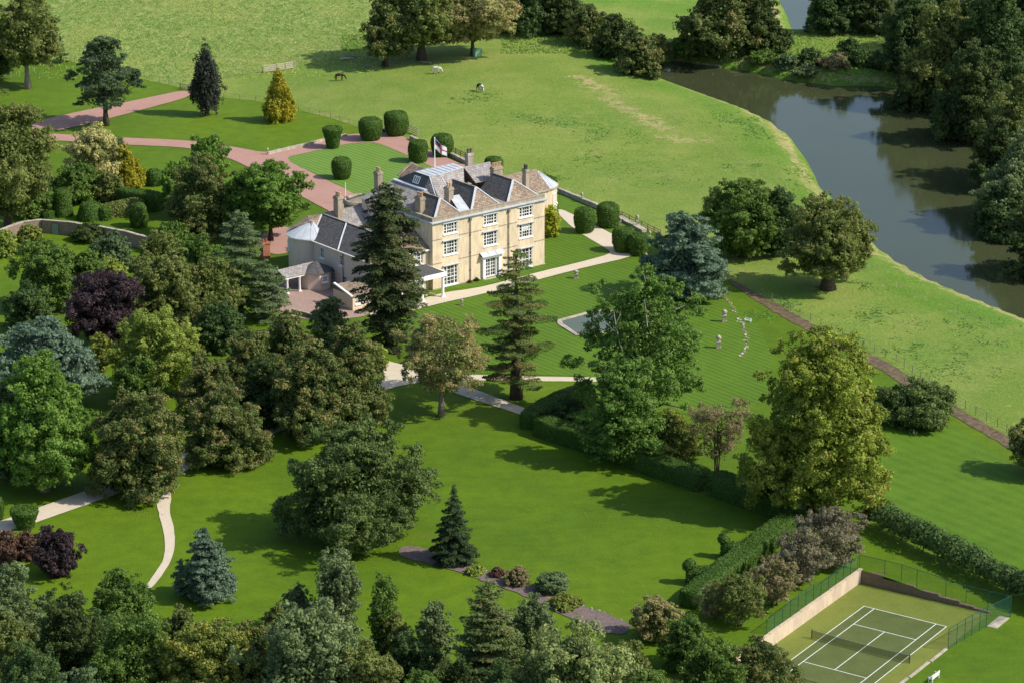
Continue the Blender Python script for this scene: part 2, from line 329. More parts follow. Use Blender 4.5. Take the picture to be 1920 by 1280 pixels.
# foliage palettes
F = {
 'olive': foliage('leaf_olive', (0.040, 0.055, 0.014), (0.115, 0.130, 0.038), (0.16, 0.13, 0.045), 0.12),
 'oliveb': foliage('leaf_olive_bronze', (0.026, 0.040, 0.011), (0.082, 0.105, 0.032), (0.19, 0.150, 0.055), 0.26),
 'green': foliage('leaf_green', (0.026, 0.050, 0.010), (0.082, 0.125, 0.026)),
 'bright': foliage('leaf_bright_green', (0.032, 0.068, 0.011), (0.095, 0.150, 0.028)),
 'dark': foliage('leaf_dark', (0.014, 0.026, 0.009), (0.055, 0.075, 0.022)),
 'darkgreen': foliage('leaf_dark_green', (0.016, 0.034, 0.012), (0.055, 0.085, 0.026)),
 'lime': foliage('leaf_lime', (0.060, 0.085, 0.014), (0.165, 0.195, 0.042), (0.28, 0.24, 0.05), 0.06),
 'maple': foliage('leaf_maple_yellow_green', (0.050, 0.070, 0.010), (0.150, 0.175, 0.028), (0.24, 0.20, 0.05), 0.14),
 'gold': foliage('leaf_gold', (0.15, 0.17, 0.02), (0.50, 0.41, 0.035), (0.10, 0.15, 0.02), 0.18, gain=1.25),
 'cream': foliage('leaf_cream', (0.09, 0.11, 0.035), (0.28, 0.25, 0.11), (0.42, 0.36, 0.18), 0.25),
 'purple': foliage('leaf_purple', (0.012, 0.009, 0.010), (0.043, 0.027, 0.034)),
 'copper': foliage('leaf_copper', (0.035, 0.022, 0.018), (0.105, 0.060, 0.045), (0.16, 0.07, 0.05), 0.15),
 'blue': foliage('needle_blue', (0.030, 0.048, 0.034), (0.100, 0.140, 0.100)),
 'bluegreen': foliage('needle_blue_green', (0.030, 0.050, 0.022), (0.090, 0.120, 0.056)),
 'greygreen': foliage('leaf_grey_green', (0.036, 0.054, 0.022), (0.115, 0.145, 0.065)),
 'palegreen': foliage('leaf_pale_green', (0.050, 0.070, 0.020), (0.150, 0.175, 0.065), (0.25, 0.24, 0.12), 0.12),
 'redwood': foliage('needle_redwood', (0.026, 0.046, 0.014), (0.085, 0.115, 0.032), (0.13, 0.085, 0.035), 0.28),
 'spruce': foliage('needle_spruce', (0.010, 0.020, 0.010), (0.032, 0.052, 0.020)),
 'pine': foliage('needle_pine', (0.026, 0.044, 0.014), (0.085, 0.105, 0.036), (0.13, 0.10, 0.045), 0.14),
 'yew': foliage('needle_yew', (0.020, 0.042, 0.008), (0.052, 0.092, 0.016)),
 'yewtop': foliage('needle_black_yew', (0.010, 0.013, 0.010), (0.038, 0.042, 0.034)),
 'autumn': foliage('leaf_sparse_rust', (0.05, 0.055, 0.022), (0.155, 0.140, 0.065), (0.24, 0.16, 0.11), 0.3),
 'mauve': foliage('leaf_sparse_mauve', (0.06, 0.05, 0.035), (0.165, 0.140, 0.100), (.10, .12, .05), .3),
 'sallow': foliage('leaf_pale_sycamore', (0.060, 0.070, 0.025), (0.190, 0.185, 0.070), (0.27, 0.19, 0.10), 0.3),
 'yellowish': foliage('leaf_turning_yellow', (0.040, 0.060, 0.014), (0.130, 0.145, 0.035), (0.34, 0.27, 0.03), 0.14),
 'oak': foliage('leaf_oak_bright', (0.030, 0.062, 0.012), (0.095, 0.150, 0.032)),
 'dull': foliage('leaf_dull_green', (0.024, 0.042, 0.012), (0.078, 0.105, 0.032)),
 'pinegrey': foliage('needle_grey_green', (0.018, 0.034, 0.018), (0.060, 0.085, 0.042)),
 'fir': foliage('needle_dark_fir', (0.014, 0.024, 0.010), (0.050, 0.064, 0.024), (.09, .075, .03), .12),
 'acid': foliage('leaf_acid_yellow', (0.16, 0.20, 0.02), (0.55, 0.55, 0.06), gain=1.2),
}

# ------------------------------------------------------------------ foliage geometry
def leaf_mesh(name, P, N, S, tint, hue, asp=0.62):
    n = len(P); rs = np.random.RandomState(n % 9973)
    N = N / (np.linalg.norm(N, axis=1, keepdims=True) + 1e-9)
    R = rs.normal(size=(n, 3)); t1 = np.cross(N, R); t1 /= np.linalg.norm(t1, axis=1, keepdims=True) + 1e-9; t2 = np.cross(N, t1)
    S = S[:, None]
    bend = N * S * 0.18
    V = np.stack([P - t1 * S, P - t2 * S * asp + bend, P + t1 * S, P + t2 * S * asp + bend], 1).reshape(-1, 3)
    me = bpy.data.meshes.new(name)
    me.vertices.add(4 * n); me.vertices.foreach_set('co', V.astype(np.float32).ravel())
    me.loops.add(4 * n); me.loops.foreach_set('vertex_index', np.arange(4 * n, dtype=np.int32))
    me.polygons.add(n); me.polygons.foreach_set('loop_start', np.arange(0, 4 * n, 4, dtype=np.int32))
    me.polygons.foreach_set('loop_total', np.full(n, 4, np.int32))
    for nm, arr in (('tint', tint), ('hue', hue)):
        a = me.attributes.new(nm, 'FLOAT', 'FACE'); a.data.foreach_set('value', arr.astype(np.float32))
    me.update(); return me
PROF = {
 'round': lambda t: np.sqrt(np.clip(1 - (1.9 * t - 0.9) ** 2, 0.02, 1)),
 'oval': lambda t: np.clip(np.sin(np.pi * (0.12 + 0.86 * t)), 0.05, 1) ** 0.75,
 'dome': lambda t: np.clip(1 - t ** 2.4, 0.02, 1) ** 0.55 * (0.82 + 0.18 * np.clip(t * 4, 0, 1)),
 'egg': lambda t: np.clip(1 - t ** 1.7, 0.02, 1) ** 0.7 * (0.7 + 0.3 * np.clip(t * 4, 0, 1)),
 'cone': lambda t: np.clip(1 - t, 0.03, 1) ** 0.85 * (0.8 + 0.2 * np.clip(t * 6, 0, 1)),
 'flame': lambda t: np.clip(1 - t, 0.02, 1) ** 0.6 * np.clip(0.35 + t * 2.6, 0, 1),
 'column': lambda t: np.clip(np.sin(np.pi * (0.10 + 0.86 * t)), 0.08, 1) ** 0.55,
 'vase': lambda t: np.clip(0.35 + 0.9 * t, 0, 1) * np.sqrt(np.clip(1 - np.clip((t - 0.72) / 0.3, 0, 1) ** 2, 0.03, 1)),
 'pillars': lambda t: np.clip(1 - t ** 3, 0.05, 1),
}
def crown(name, R, z0, z1, prof='round', nc=60, rc=0.26, leaf=0.34, dens=1.0, seed=1, flatc=0.75, wob=0.16, gap=0.0, up=0.35, lim=14000, fill=0.3, asp=0.62):
    leaf *= 0.80; lim = int(lim * 2.0); R *= 1.08 if prof in ('egg', 'cone', 'flame', 'column') else 0.96
    rs = np.random.RandomState(seed); Hc = z1 - z0; pf = PROF[prof]
    t = rs.rand(nc * 6); keep = rs.rand(nc * 6) < pf(t); t = t[keep][:nc]; nc = len(t)
    th = np.arange(nc) * 2.39996 + rs.rand(nc) * 0.9
    ph = rs.rand(4) * 6.28
    lob = 1 + wob * (np.sin(3 * th + ph[0] + 3 * t) + 0.6 * np.sin(5 * th + ph[1] - 5 * t) + 0.5 * rs.normal(size=nc) * 0.6)
    rr = R * pf(t) * lob * (1 - rc * 0.8) * np.where(rs.rand(nc) < 0.2, rs.rand(nc) * 0.7 + 0.2, 1)
    C = np.stack([rr * np.cos(th), rr * np.sin(th), z0 + Hc * (0.04 + 0.90 * t)], 1)
    cr = R * rc * (0.6 + 0.8 * rs.rand(nc)) * (0.65 + 0.35 * pf(t))
    if gap > 0:
        k = rs.rand(nc) > gap; C = C[k]; cr = cr[k]; nc = len(cr)
    ctint = rs.rand(nc)
    # every bough carries a handful of smaller, unevenly shaped sprays
    ks = 8; C0_, cr0 = C, cr; bi = np.repeat(np.arange(nc), ks); ns = len(bi)
    Ds = rs.normal(size=(ns, 3)); Ds /= np.linalg.norm(Ds, axis=1, keepdims=True)
    ou = C0_[bi].copy(); ou[:, 2] = 0; ou /= (np.linalg.norm(ou, axis=1, keepdims=True) + 1e-6)
    Ds = Ds + ou * 0.35 + np.array([0, 0, up * .8]); Ds /= np.linalg.norm(Ds, axis=1, keepdims=True)
    C = C0_[bi] + Ds * (cr0[bi] * (0.35 + 0.75 * rs.rand(ns)))[:, None] * np.array([1, 1, flatc])
    cr = cr0[bi] * (0.26 + 0.30 * rs.rand(ns)); ani = 0.55 + 0.9 * rs.rand(ns, 3); ani[:, 2] *= flatc
    ctint = ctint[bi] * 0.55 + rs.rand(ns) * 0.45; nbig = nc; nc = ns
    area = (4 * math.pi * cr ** 2)
    per = dens * 1.15 * area / (leaf ** 2 * 1.2)
    tot = per.sum(); 
    if tot > lim: leaf = leaf * math.sqrt(tot / lim) ** 0.9; per = per * lim / tot
    idx = np.repeat(np.arange(nc), np.maximum(4, per).astype(int)); n = len(idx)
    D = rs.normal(size=(n, 3)); D /= np.linalg.norm(D, axis=1, keepdims=True)
    out = C[idx].copy(); out[:, 2] = 0; out /= (np.linalg.norm(out, axis=1, keepdims=True) + 1e-6)
    D = D + out * 0.45 + np.array([0, 0, up]); D /= np.linalg.norm(D, axis=1, keepdims=True)
    P = C[idx] + D * cr[idx][:, None] * (0.45 + 0.70 * rs.rand(n) ** 1.3)[:, None] * ani[idx]
    N = D + rs.normal(size=(n, 3)) * 0.42
    S = leaf * (0.55 + 0.75 * rs.rand(n)) * 0.62
    tint = ctint[idx] * 0.55 + rs.rand(n) * 0.45; hue = 0.65 * ctint[idx][::1] * 0 + rs.rand(n) * 0.6 + 0.4 * (rs.rand(nc)[idx])
    m = int(n * fill)
    t2 = rs.rand(m); a2 = rs.rand(m) * 6.283; r2 = R * pf(t2) * 0.78 * np.sqrt(rs.rand(m))
    P2 = np.stack([r2 * np.cos(a2), r2 * np.sin(a2), z0 + Hc * (0.05 + 0.82 * t2)], 1)
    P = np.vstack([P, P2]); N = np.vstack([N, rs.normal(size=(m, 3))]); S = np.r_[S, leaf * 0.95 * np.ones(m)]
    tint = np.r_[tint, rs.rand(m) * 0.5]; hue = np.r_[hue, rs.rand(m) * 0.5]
    return leaf_mesh(name, P, N, S, tint, hue, asp), C0_, cr0
def conifer(name, R, z0, z1, prof='cone', spacing=0.9, kb=9, droop=0.12, rise=0.0, leaf=0.3, dens=1.0, seed=1, spread=0.28, lim=14000, upn=1.0, tuft=0.0, irr=0.25):
    rs = np.random.RandomState(seed); Hc = z1 - z0; pf = PROF[prof]; leaf *= .85; lim = int(lim * 1.7)
    br = []
    z = z0
    while z < z1 - 0.2:
        t = (z - z0) / Hc; L0 = R * pf(np.array([t]))[0]; a0 = rs.rand() * 6.28
        kk = max(4, int(kb * (0.5 + 0.5 * L0 / R)))
        for j in range(kk):
            L = L0 * (1 + irr * (rs.rand() - 0.6) * 2)
            br.append((z + rs.rand() * spacing * 1.5 - spacing * .3, a0 + 6.283 * j / kk + rs.normal() * 0.18, L, rs.rand()))
        z += spacing * (0.65 + 0.55 * (1 - t))
    br = np.array(br); nb = len(br)
    per = dens * br[:, 2] * (br[:, 2] * spread * 2 + 0.4) / (leaf ** 2 * 0.55); tot = per.sum()
    if tot > lim: leaf *= math.sqrt(tot / lim) ** 0.9; per *= lim / tot
    idx = np.repeat(np.arange(nb), np.maximum(3, per).astype(int)); n = len(idx)
    zz, az, L, tt = br[idx].T
    s = rs.rand(n) ** 0.62
    lat = (rs.rand(n) * 2 - 1) * L * spread * (0.25 + 1.1 * s * (1.12 - s) * 1.6)
    if tuft: s = np.round(s * L / tuft) / np.maximum(L / tuft, 1) + rs.normal(size=n) * 0.04; lat += rs.normal(size=n) * 0.15
    r = s * L; zb = zz + rise * r - droop * L * s ** 2 + rs.normal(size=n) * 0.10 * (0.5 + leaf) - np.abs(lat) * 0.18
    P = np.stack([r * np.cos(az) - lat * np.sin(az), r * np.sin(az) + lat * np.cos(az), zb], 1)
    N = np.stack([0.35 * np.cos(az), 0.35 * np.sin(az), np.full(n, upn)], 1) + rs.normal(size=(n, 3)) * 0.38
    S = leaf * (0.5 + 0.8 * rs.rand(n)) * 0.62
    tint = tt * 0.45 + rs.rand(n) * 0.4 + 0.15 * s; hue = 0.5 * rs.rand(n) + 0.5 * tt
    top = 60; P = np.vstack([P, np.stack([rs.normal(size=top) * 0.12, rs.normal(size=top) * 0.12, z1 - 1.0 + rs.rand(top) * 1.0], 1)])
    N = np.vstack([N, rs.normal(size=(top, 3))]); S = np.r_[S, np.full(top, 0.16)]; tint = np.r_[tint, rs.rand(top)]; hue = np.r_[hue, rs.rand(top) * .5]
    return leaf_mesh(name, P, N, S, tint, hue, 0.5), br
def trunk_mesh(name, r, h, C=None, nl=14, seed=1, zfirst=0.3, lean=0.0, multi=1):
    rs = random.Random(seed); bm = bmesh.new()
    for m in range(multi):
        ox, oy = (0, 0) if multi == 1 else (rs.uniform(-r, r) * 1.5, rs.uniform(-r, r) * 1.5)
        pts, rad = [], []
        for i in range(7):
            t = i / 6; pts.append((ox * (1 + 2 * t) + lean * t * h * 0.1 + rs.uniform(-.12, .12) * t * r * 3, oy * (1 + 2 * t) + rs.uniform(-.12, .12) * t * r * 3, h * t - 0.3 * (i == 0)))
            rad.append(r / (multi ** .5) * ((1.55 if i == 0 else 1.0) - 0.82 * t))
        tube(bm, pts, rad, 8)
    if C is not None and len(C):
        order = list(range(len(C))); rs.shuffle(order)
        for i in order[:nl]:
            c = Vector(C[i]); zt = max(h * zfirst, min(h * 0.92, c.z - 0.55 * math.hypot(c.x, c.y))); a = Vector((lean * zt * .1, 0, zt))
            mid = a.lerp(c, 0.5) + Vector((rs.uniform(-.5, .5), rs.uniform(-.5, .5), 0.10 * (c - a).length))
            rb = r * 0.42 * (1 - 0.6 * zt / max(h, .1)); tube(bm, [a, mid, a.lerp(c, 0.96)], [rb, rb * 0.6, rb * 0.2], 5)
    return bm
def jitter_mesh(me, amp, sc, seed=0):
    n = len(me.vertices); co = np.zeros(n * 3, np.float32); me.vertices.foreach_get('co', co); co = co.reshape(-1, 3)
    for i in range(n):
        v = Vector(co[i]); d = mnoise.noise_vector(v * sc + Vector((seed, 0, 0))); co[i] += np.array(d) * amp
    me.vertices.foreach_set('co', co.ravel()); me.update()
def surf_leaves(name, me, per_m2, leaf, seed, out=0.03, lim=9000):
    """small clipped leaves lying over a mesh surface"""
    me.calc_loop_triangles(); T = np.zeros(len(me.loop_triangles) * 3, np.int32); me.loop_triangles.foreach_get('vertices', T); T = T.reshape(-1, 3)
    co = np.zeros(len(me.vertices) * 3, np.float32); me.vertices.foreach_get('co', co); co = co.reshape(-1, 3)
    A, B, C = co[T[:, 0]], co[T[:, 1]], co[T[:, 2]]; nr = np.cross(B - A, C - A); ar = np.linalg.norm(nr, axis=1) / 2
    rs = np.random.RandomState(seed); n = min(lim, int(ar.sum() * per_m2)); ii = rs.choice(len(T), n, p=ar / ar.sum())
    a, b = rs.rand(n, 1), rs.rand(n, 1); f = (a + b > 1).ravel(); a[f] = 1 - a[f]; b[f] = 1 - b[f]
    N = nr[ii] / (2 * ar[ii][:, None] + 1e-9)
    P = A[ii] + a * (B[ii] - A[ii]) + b * (C[ii] - A[ii]) + N * (out * (rs.rand(n, 1) * 2 - 0.4))
    return P, N + rs.normal(size=(n, 3)) * 0.45, leaf * (0.6 + 0.7 * rs.rand(n)), rs.rand(n), rs.rand(n) * .6
def clipped(name, bm, mat, parent, seed=1, per=26, leaf=0.13, amp=0.12, sc=0.9, lim=9000, part='crown'):
    """a clipped shrub body: displaced solid with a skin of small leaves, one mesh"""
    bmesh.ops.recalc_face_normals(bm, faces=bm.faces)
    me = bpy.data.meshes.new(name); bm.to_mesh(me); bm.free(); jitter_mesh(me, amp, sc, seed)
    P, N, S, tn, hu = surf_leaves(name, me, per, leaf, seed, out=leaf * 0.5, lim=lim)
    lm = leaf_mesh(name, P, N, S, tn, hu)
    b2 = bmesh.new(); b2.from_mesh(me)
    lay = b2.faces.layers.float.new('tint') if 'tint' not in b2.faces.layers.float else b2.faces.layers.float['tint']
    for f in b2.faces: f[lay] = 0.25; f.smooth = True
    b2.from_mesh(lm); out = bpy.data.meshes.new(name); b2.to_mesh(out); b2.free(); bpy.data.meshes.remove(me); bpy.data.meshes.remove(lm)
    return link(part, out, mat, parent)

# ------------------------------------------------------------------ the ground sheet
def axis_lines(lo, hi, step, far_lo, far_hi):
    a = list(np.arange(lo, hi + 0.01, step)); s = step
    while a[-1] < far_hi: s *= 1.5; a.append(a[-1] + s)
    s = step
    while a[0] > far_lo: s *= 1.5; a.insert(0, a[0] - s)
    return np.array(a)
def cpt(u, v, z=0.0):
    p = CO + CEU * u + CEV * v; return Vector((p[0], p[1], z))
def patch(P, spots):
    o = np.zeros(len(P))
    for px, py, rx, ry, s in spots:
        c = gz(px, py); m = mpp(c); q = (P - np.array(c[:2])) / np.array([rx * m, ry * m / 0.27])
        o = np.maximum(o, s * np.exp(-(q ** 2).sum(1)))
    return o
def make_ground():
    xs = axis_lines(-150, 190, 2.0, -2500, 2600); ys = axis_lines(280, 760, 2.0, -1500, 5200)
    nx, ny = len(xs), len(ys)
    X, Y = np.meshgrid(xs, ys); V = np.stack([X.ravel(), Y.ravel(), np.zeros(nx * ny)], 1)
    i = np.arange(nx * ny).reshape(ny, nx); Fq = np.stack([i[:-1, :-1].ravel(), i[:-1, 1:].ravel(), i[1:, 1:].ravel(), i[1:, :-1].ravel()], 1)
    me = bpy.data.meshes.new('ground'); me.from_pydata(V.tolist(), [], Fq.tolist())
    bm = bmesh.new(); bm.from_mesh(me)
    ctr = cpt(5, 10)
    near = lambda e: (e - ctr).length < 34
    for u, v, nrm in ((-3.7, 0, CEU), (13.75, 0, CEU), (0, -6.3, CEV), (0, 29.0, CEV)):
        fs = [f for f in bm.faces if near(f.calc_center_median())]
        geom = list({e for f in fs for e in f.edges}) + list({v_ for f in fs for v_ in f.verts}) + fs
        p = cpt(u, v); bmesh.ops.bisect_plane(bm, geom=geom, plane_co=p, plane_no=Vector((nrm[0], nrm[1], 0)), dist=0.001)
    dele = []
    for f in bm.faces:
        c = f.calc_center_median()
        if (c - ctr).length > 40: continue
        q = np.array(c[:2]) - CO; u, v = q @ CEU, q @ CEV
        if -3.7 < u < 13.75 and -6.3 < v < 29.0: dele.append(f)
    bmesh.ops.delete(bm, geom=dele, context='FACES')
    bm.verts.ensure_lookup_table(); P = np.array([v.co[:2] for v in bm.verts]); z = H(P)
    for v, q in zip(bm.verts, z): v.co.z = q
    for f in bm.faces: f.smooth = True
    bm.to_mesh(me); bm.free()
    n = len(me.vertices); co = np.zeros(n * 3, np.float32); me.vertices.foreach_get('co', co); P = co.reshape(-1, 3)[:, :2].astype(float)
    d = sdist(P, RIVER); du = sdist(P, UPPER); dm = np.minimum(d, du)
    x, y = P[:, 0], P[:, 1]
    fence = np.array([gz(a, b)[:2] for a, b in ((-300, 60), (60, 105), (200, 133), (345, 165), (420, 150), (490, 135), (560, 128), (640, 118), (700, 105), (780, 60), (840, 20), (860, -80), (-300, -200))])
    rough = 1 - sst(sdist(P, fence), -3, 2)
    bank = sst(dm, 0.5, 2.2) * (1 - sst(dm, 3.0, 6.5))
    dry = 0.68 * bank + patch(P, [(1080, 165, 20, 5, .72), (1100, 175, 24, 7, .72), (1122, 184, 26, 8, .72), (1140, 197, 30, 9, .72), (1160, 208, 32, 9, .72), (1180, 218, 32, 9, .72), (1200, 230, 34, 9, .72), (1222, 240, 36, 8, .72), (1248, 248, 36, 7, .72), (1262, 264, 36, 6, .72), (1292, 267, 36, 6, .72), (1325, 268, 26, 5, .72), (1010, 88, 60, 6, .7), (1080, 105, 60, 7, .7),
        (870, 260, 30, 5, .42), (740, 228, 30, 5, .6), (620, 232, 45, 6, .6), (600, 218, 50, 5, .6), (830, 118, 40, 6, .3), (720, 110, 40, 6, .45), (660, 120, 60, 8, .45), (1640, 600, 60, 14, .22), (1560, 540, 50, 9, .3),
        (1750, 610, 90, 30, .2), (400, 165, 40, 8, .35), (1570, 120, 60, 12, .5), (1500, 112, 50, 7, .4), (1630, 158, 40, 6, .5)])
    lush = (1 - sst(dm, 9, 17)) * 0.8 + patch(P, [(1720, 640, 260, 110, .45), (1450, 560, 110, 50, .7), (1500, 560, 70, 30, .6), (900, 100, 60, 25, .3), (1250, 30, 120, 60, 1.0), (1130, 20, 60, 40, .9), (1150, 60, 80, 30, .6)])
    weed = patch(P, [(1080, 245, 90, 25, 1), (990, 235, 45, 12, 1), (1200, 330, 120, 35, .7), (1650, 590, 60, 20, 1), (1800, 680, 120, 40, .9), (1400, 320, 60, 20, .6), (1820, 600, 100, 30, .5), (1600, 640, 50, 30, .9)])
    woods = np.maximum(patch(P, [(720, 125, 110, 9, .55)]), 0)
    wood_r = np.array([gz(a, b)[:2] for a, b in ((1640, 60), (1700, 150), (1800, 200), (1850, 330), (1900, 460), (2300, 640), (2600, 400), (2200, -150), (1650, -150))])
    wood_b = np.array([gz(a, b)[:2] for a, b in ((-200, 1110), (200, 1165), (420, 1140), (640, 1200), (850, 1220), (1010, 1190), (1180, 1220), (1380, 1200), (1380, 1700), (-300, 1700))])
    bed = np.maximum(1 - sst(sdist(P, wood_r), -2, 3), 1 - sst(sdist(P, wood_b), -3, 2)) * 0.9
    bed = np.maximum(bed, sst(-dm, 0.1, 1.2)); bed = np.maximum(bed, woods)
    for nm, a in (('dry', dry), ('lush', np.clip(lush, 0, 1)), ('weed', weed), ('rough', rough), ('bed', bed)):
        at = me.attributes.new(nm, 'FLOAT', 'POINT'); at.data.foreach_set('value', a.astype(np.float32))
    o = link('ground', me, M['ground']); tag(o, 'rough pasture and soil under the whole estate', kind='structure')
make_ground()
def drape(name, pts, mat, dz, step=2.0, label=None, world=False, kind='structure', rough=0.0):
    """a sheet laid over the terrain inside a polygon"""
    W = [Vector(p) if world else g(*p) for p in pts]; W = [Vector((p[0], p[1], 0)) for p in W]
    if rough:
        for _ in range(2):
            W = [q for a, b in zip(W, W[1:] + W[:1]) for q in (a.lerp(b, .22), a.lerp(b, .78))]
        Q = []
        for a, b in zip(W, W[1:] + W[:1]):
            n = max(1, int((b - a).length / 1.0)); s = (b - a).normalized(); s = Vector((-s.y, s.x, 0))
            for i in range(n): p = a.lerp(b, i / n); Q.append(p + s * rough * (mnoise.noise(p * 0.9) + .6 * mnoise.noise(p * 2.7)))
        W = Q
    tri = geometry.tessellate_polygon([W]); bm = bmesh.new(); vs = [bm.verts.new(p) for p in W]
    for t in tri:
        try: bm.faces.new([vs[i] for i in t])
        except ValueError: pass
    bmesh.ops.dissolve_degenerate(bm, edges=bm.edges, dist=0.001)
    x0, x1 = min(p.x for p in W), max(p.x for p in W); y0, y1 = min(p.y for p in W), max(p.y for p in W)
    for lo, hi, ax in ((x0, x1, 0), (y0, y1, 1)):
        c = math.ceil(lo / step) * step
        while c < hi:
            bmesh.ops.bisect_plane(bm, geom=bm.verts[:] + bm.edges[:] + bm.faces[:], plane_co=(c, 0, 0) if ax == 0 else (0, c, 0), plane_no=(1, 0, 0) if ax == 0 else (0, 1, 0), dist=0.0005); c += step
    P = np.array([v.co[:2] for v in bm.verts]); z = H(P) + dz
    for v, q in zip(bm.verts, z): v.co.z = q
    for f in bm.faces:
        f.smooth = True
        if f.normal.z < 0: f.normal_flip()
    me = bpy.data.meshes.new(name); bm.to_mesh(me); bm.free()
    return tag(link(name, me, mat), label, kind=kind)
# mown lawns
LAWN = [(-160, 84), (60, 106), (120, 113), (200, 133), (280, 152), (345, 166), (354, 174), (420, 184), (480, 190), (560, 207), (620, 222), (690, 245), (745, 252), (790, 272), (850, 296),
        (905, 318), (960, 345), (1045, 362), (1120, 392), (1240, 442), (1300, 482), (1360, 522), (1480, 600), (1650, 682), (1780, 768), (1905, 846), (2080, 940), (2350, 1090)]
PITC = [cpt(13.75, 29.0), cpt(13.75, -6.3), cpt(-3.7, -6.3), cpt(-3.7, 29.0)]
lw = [g(*p) for p in LAWN] + [g(2350, 1500)] + PITC + [g(-200, 1500)]
drape('lawn', lw, M['lawn'], 0.05, world=True, label='smooth mown lawn of the garden')
drape('striped_lawn', [(527, 297.5), (575, 287), (620, 277), (650, 270), (690, 267), (712, 269), (760, 290), (800, 309), (850, 330), (800, 400), (700, 384), (610, 336)], M['lawn_front'], 0.09, label='striped lawn within the loop of the drive')
drape('striped_lawn', [(700, 600), (790, 580), (830, 570), (905, 554), (1000, 529), (1100, 503), (1185, 484), (1210, 500), (1290, 545), (1352, 560), (1420, 610), (1450, 670), (1440, 740), (1400, 775), (1300, 780), (1200, 760), (1110, 728), (1100, 706), (960, 702), (880, 698), (800, 688), (790, 660), (735, 640)],
      M['lawn_striped'], 0.09, label='striped lawn round the lily pond')
drape('striped_lawn', [(1010, 470), (1030, 420), (1046, 405), (1100, 437), (1150, 462), (1160, 476), (1100, 489), (1000, 513), (900, 538), (835, 545), (880, 531)], M['lawn_striped'], 0.09, label='striped lawn at the foot of the east front')
drape('striped_lawn', [(1050, 366), (1120, 396), (1238, 448), (1215, 470), (1190, 462), (1080, 408), (1047, 391)], M['lawn_striped'], 0.09, label='narrow striped lawn inside the terrace wall')
drape('side_lawn', [(1662, 800), (1700, 805), (1740, 803), (1790, 800), (1930, 890), (2060, 960), (2040, 1200), (1900, 1110), (1800, 1060), (1740, 1025), (1660, 985), (1640, 930)], M['lawn_side'], 0.09, label='mown side lawn between the tall hedge and the dug border')
# drives and paths
drape('driveway', [(60, 230), (160, 208), (260, 188), (345, 170), (360, 174), (352, 184), (270, 206), (180, 230), (110, 246), (60, 250)], M['drive'], 0.13, rough=.08, label='pink gravel drive to the field gate')
drape('driveway', [(60, 250), (110, 252.5), (180, 257), (240, 260), (350, 264), (440, 277), (503, 289), (560, 274), (610, 260), (655, 253), (700, 250), (740, 251), (775, 266), (810, 286), (850, 303), (905, 322), (890, 345), (850, 332),
      (800, 310), (760, 291), (712, 270), (690, 268), (650, 271), (620, 278), (575, 288), (527, 298), (610, 337), (690, 378), (740, 396), (700, 440), (640, 410), (600, 388), (520, 346), (450, 306), (400, 288), (340, 277), (240, 273), (110, 265), (60, 263)],
      M['drive'], 0.13, rough=.08, label='pink gravel drive sweeping round the front lawn')
drape('driveway', [(470, 455), (530, 420), (580, 450), (545, 475), (510, 480)], M['drive'], 0.13, rough=.08, label='pink gravel yard beside the west wing')
drape('paved_yard', [(490, 575), (520, 538), (560, 500), (620, 500), (700, 540), (700, 590), (650, 600), (560, 600)], M['paving'], 0.13, rough=.3, label='pink paved yard at the side entrance')
drape('gravel_path', [(690, 585), (770, 568), (830, 550), (900, 541), (1000, 514), (1100, 490), (1150, 476), (1128, 462), (1080, 434), (1047, 404), (1047, 391), (1085, 409), (1150, 441), (1192, 466), (1190, 482), (1100, 502), (1000, 528), (905, 553), (830, 569), (780, 582), (700, 600)],
      M['gravel'], 0.13, rough=.07, label='cream gravel path along the south front')
drape('gravel_path', [(640, 655), (700, 668), (735, 680), (790, 692), (860, 702), (960, 706), (1110, 708), (1175, 710), (1175, 718), (1110, 716), (960, 715), (880, 713), (868, 722), (930, 745), (1010, 776), (1000, 786), (930, 763), (860, 740), (800, 716), (745, 724), (700, 742), (640, 770), (540, 805), (450, 832), (388, 862), (330, 893),
      (318, 918), (322, 934), (317, 958), (325, 982), (329, 1020), (322, 1050), (305, 1078), (284, 1104), (270, 1104), (284, 1084), (303, 1058), (310, 1034), (308, 1002), (300, 972), (293, 945), (297, 922), (290, 905), (210, 930), (90, 972), (40, 990), (-60, 1012), (-60, 996), (0, 978), (75, 951), (195, 909), (290, 868), (360, 845), (450, 815), (540, 788), (640, 752), (735, 708), (690, 690), (640, 672)],
      M['gravel'], 0.13, rough=.07, label='cream gravel paths winding through the lower lawns')
drape('soil_border', [(1354, 521), (1367, 521), (1430, 557), (1500, 596), (1600, 648), (1680, 688), (1720, 718), (1790, 762), (1870, 808), (1960, 864), (2060, 922), (2300, 1052), (2290, 1066), (2045, 934), (1940, 872), (1855, 819), (1780, 777), (1700, 726), (1650, 693), (1560, 645), (1482, 604), (1415, 564)],
      M['soil'], 0.11, rough=.45, label='long dug border of bare brown soil beside the fence')
drape('flower_bed', [(760, 1022), (800, 1030), (850, 1050), (900, 1068), (960, 1090), (1040, 1112), (1090, 1134), (1140, 1152), (1185, 1172), (1175, 1192), (1120, 1184), (1050, 1150), (990, 1120), (930, 1098), (860, 1072), (800, 1056), (740, 1040)],
      M['bedgravel'], 0.13, rough=.35, label='slate-mulched rockery bed across the lower lawn')
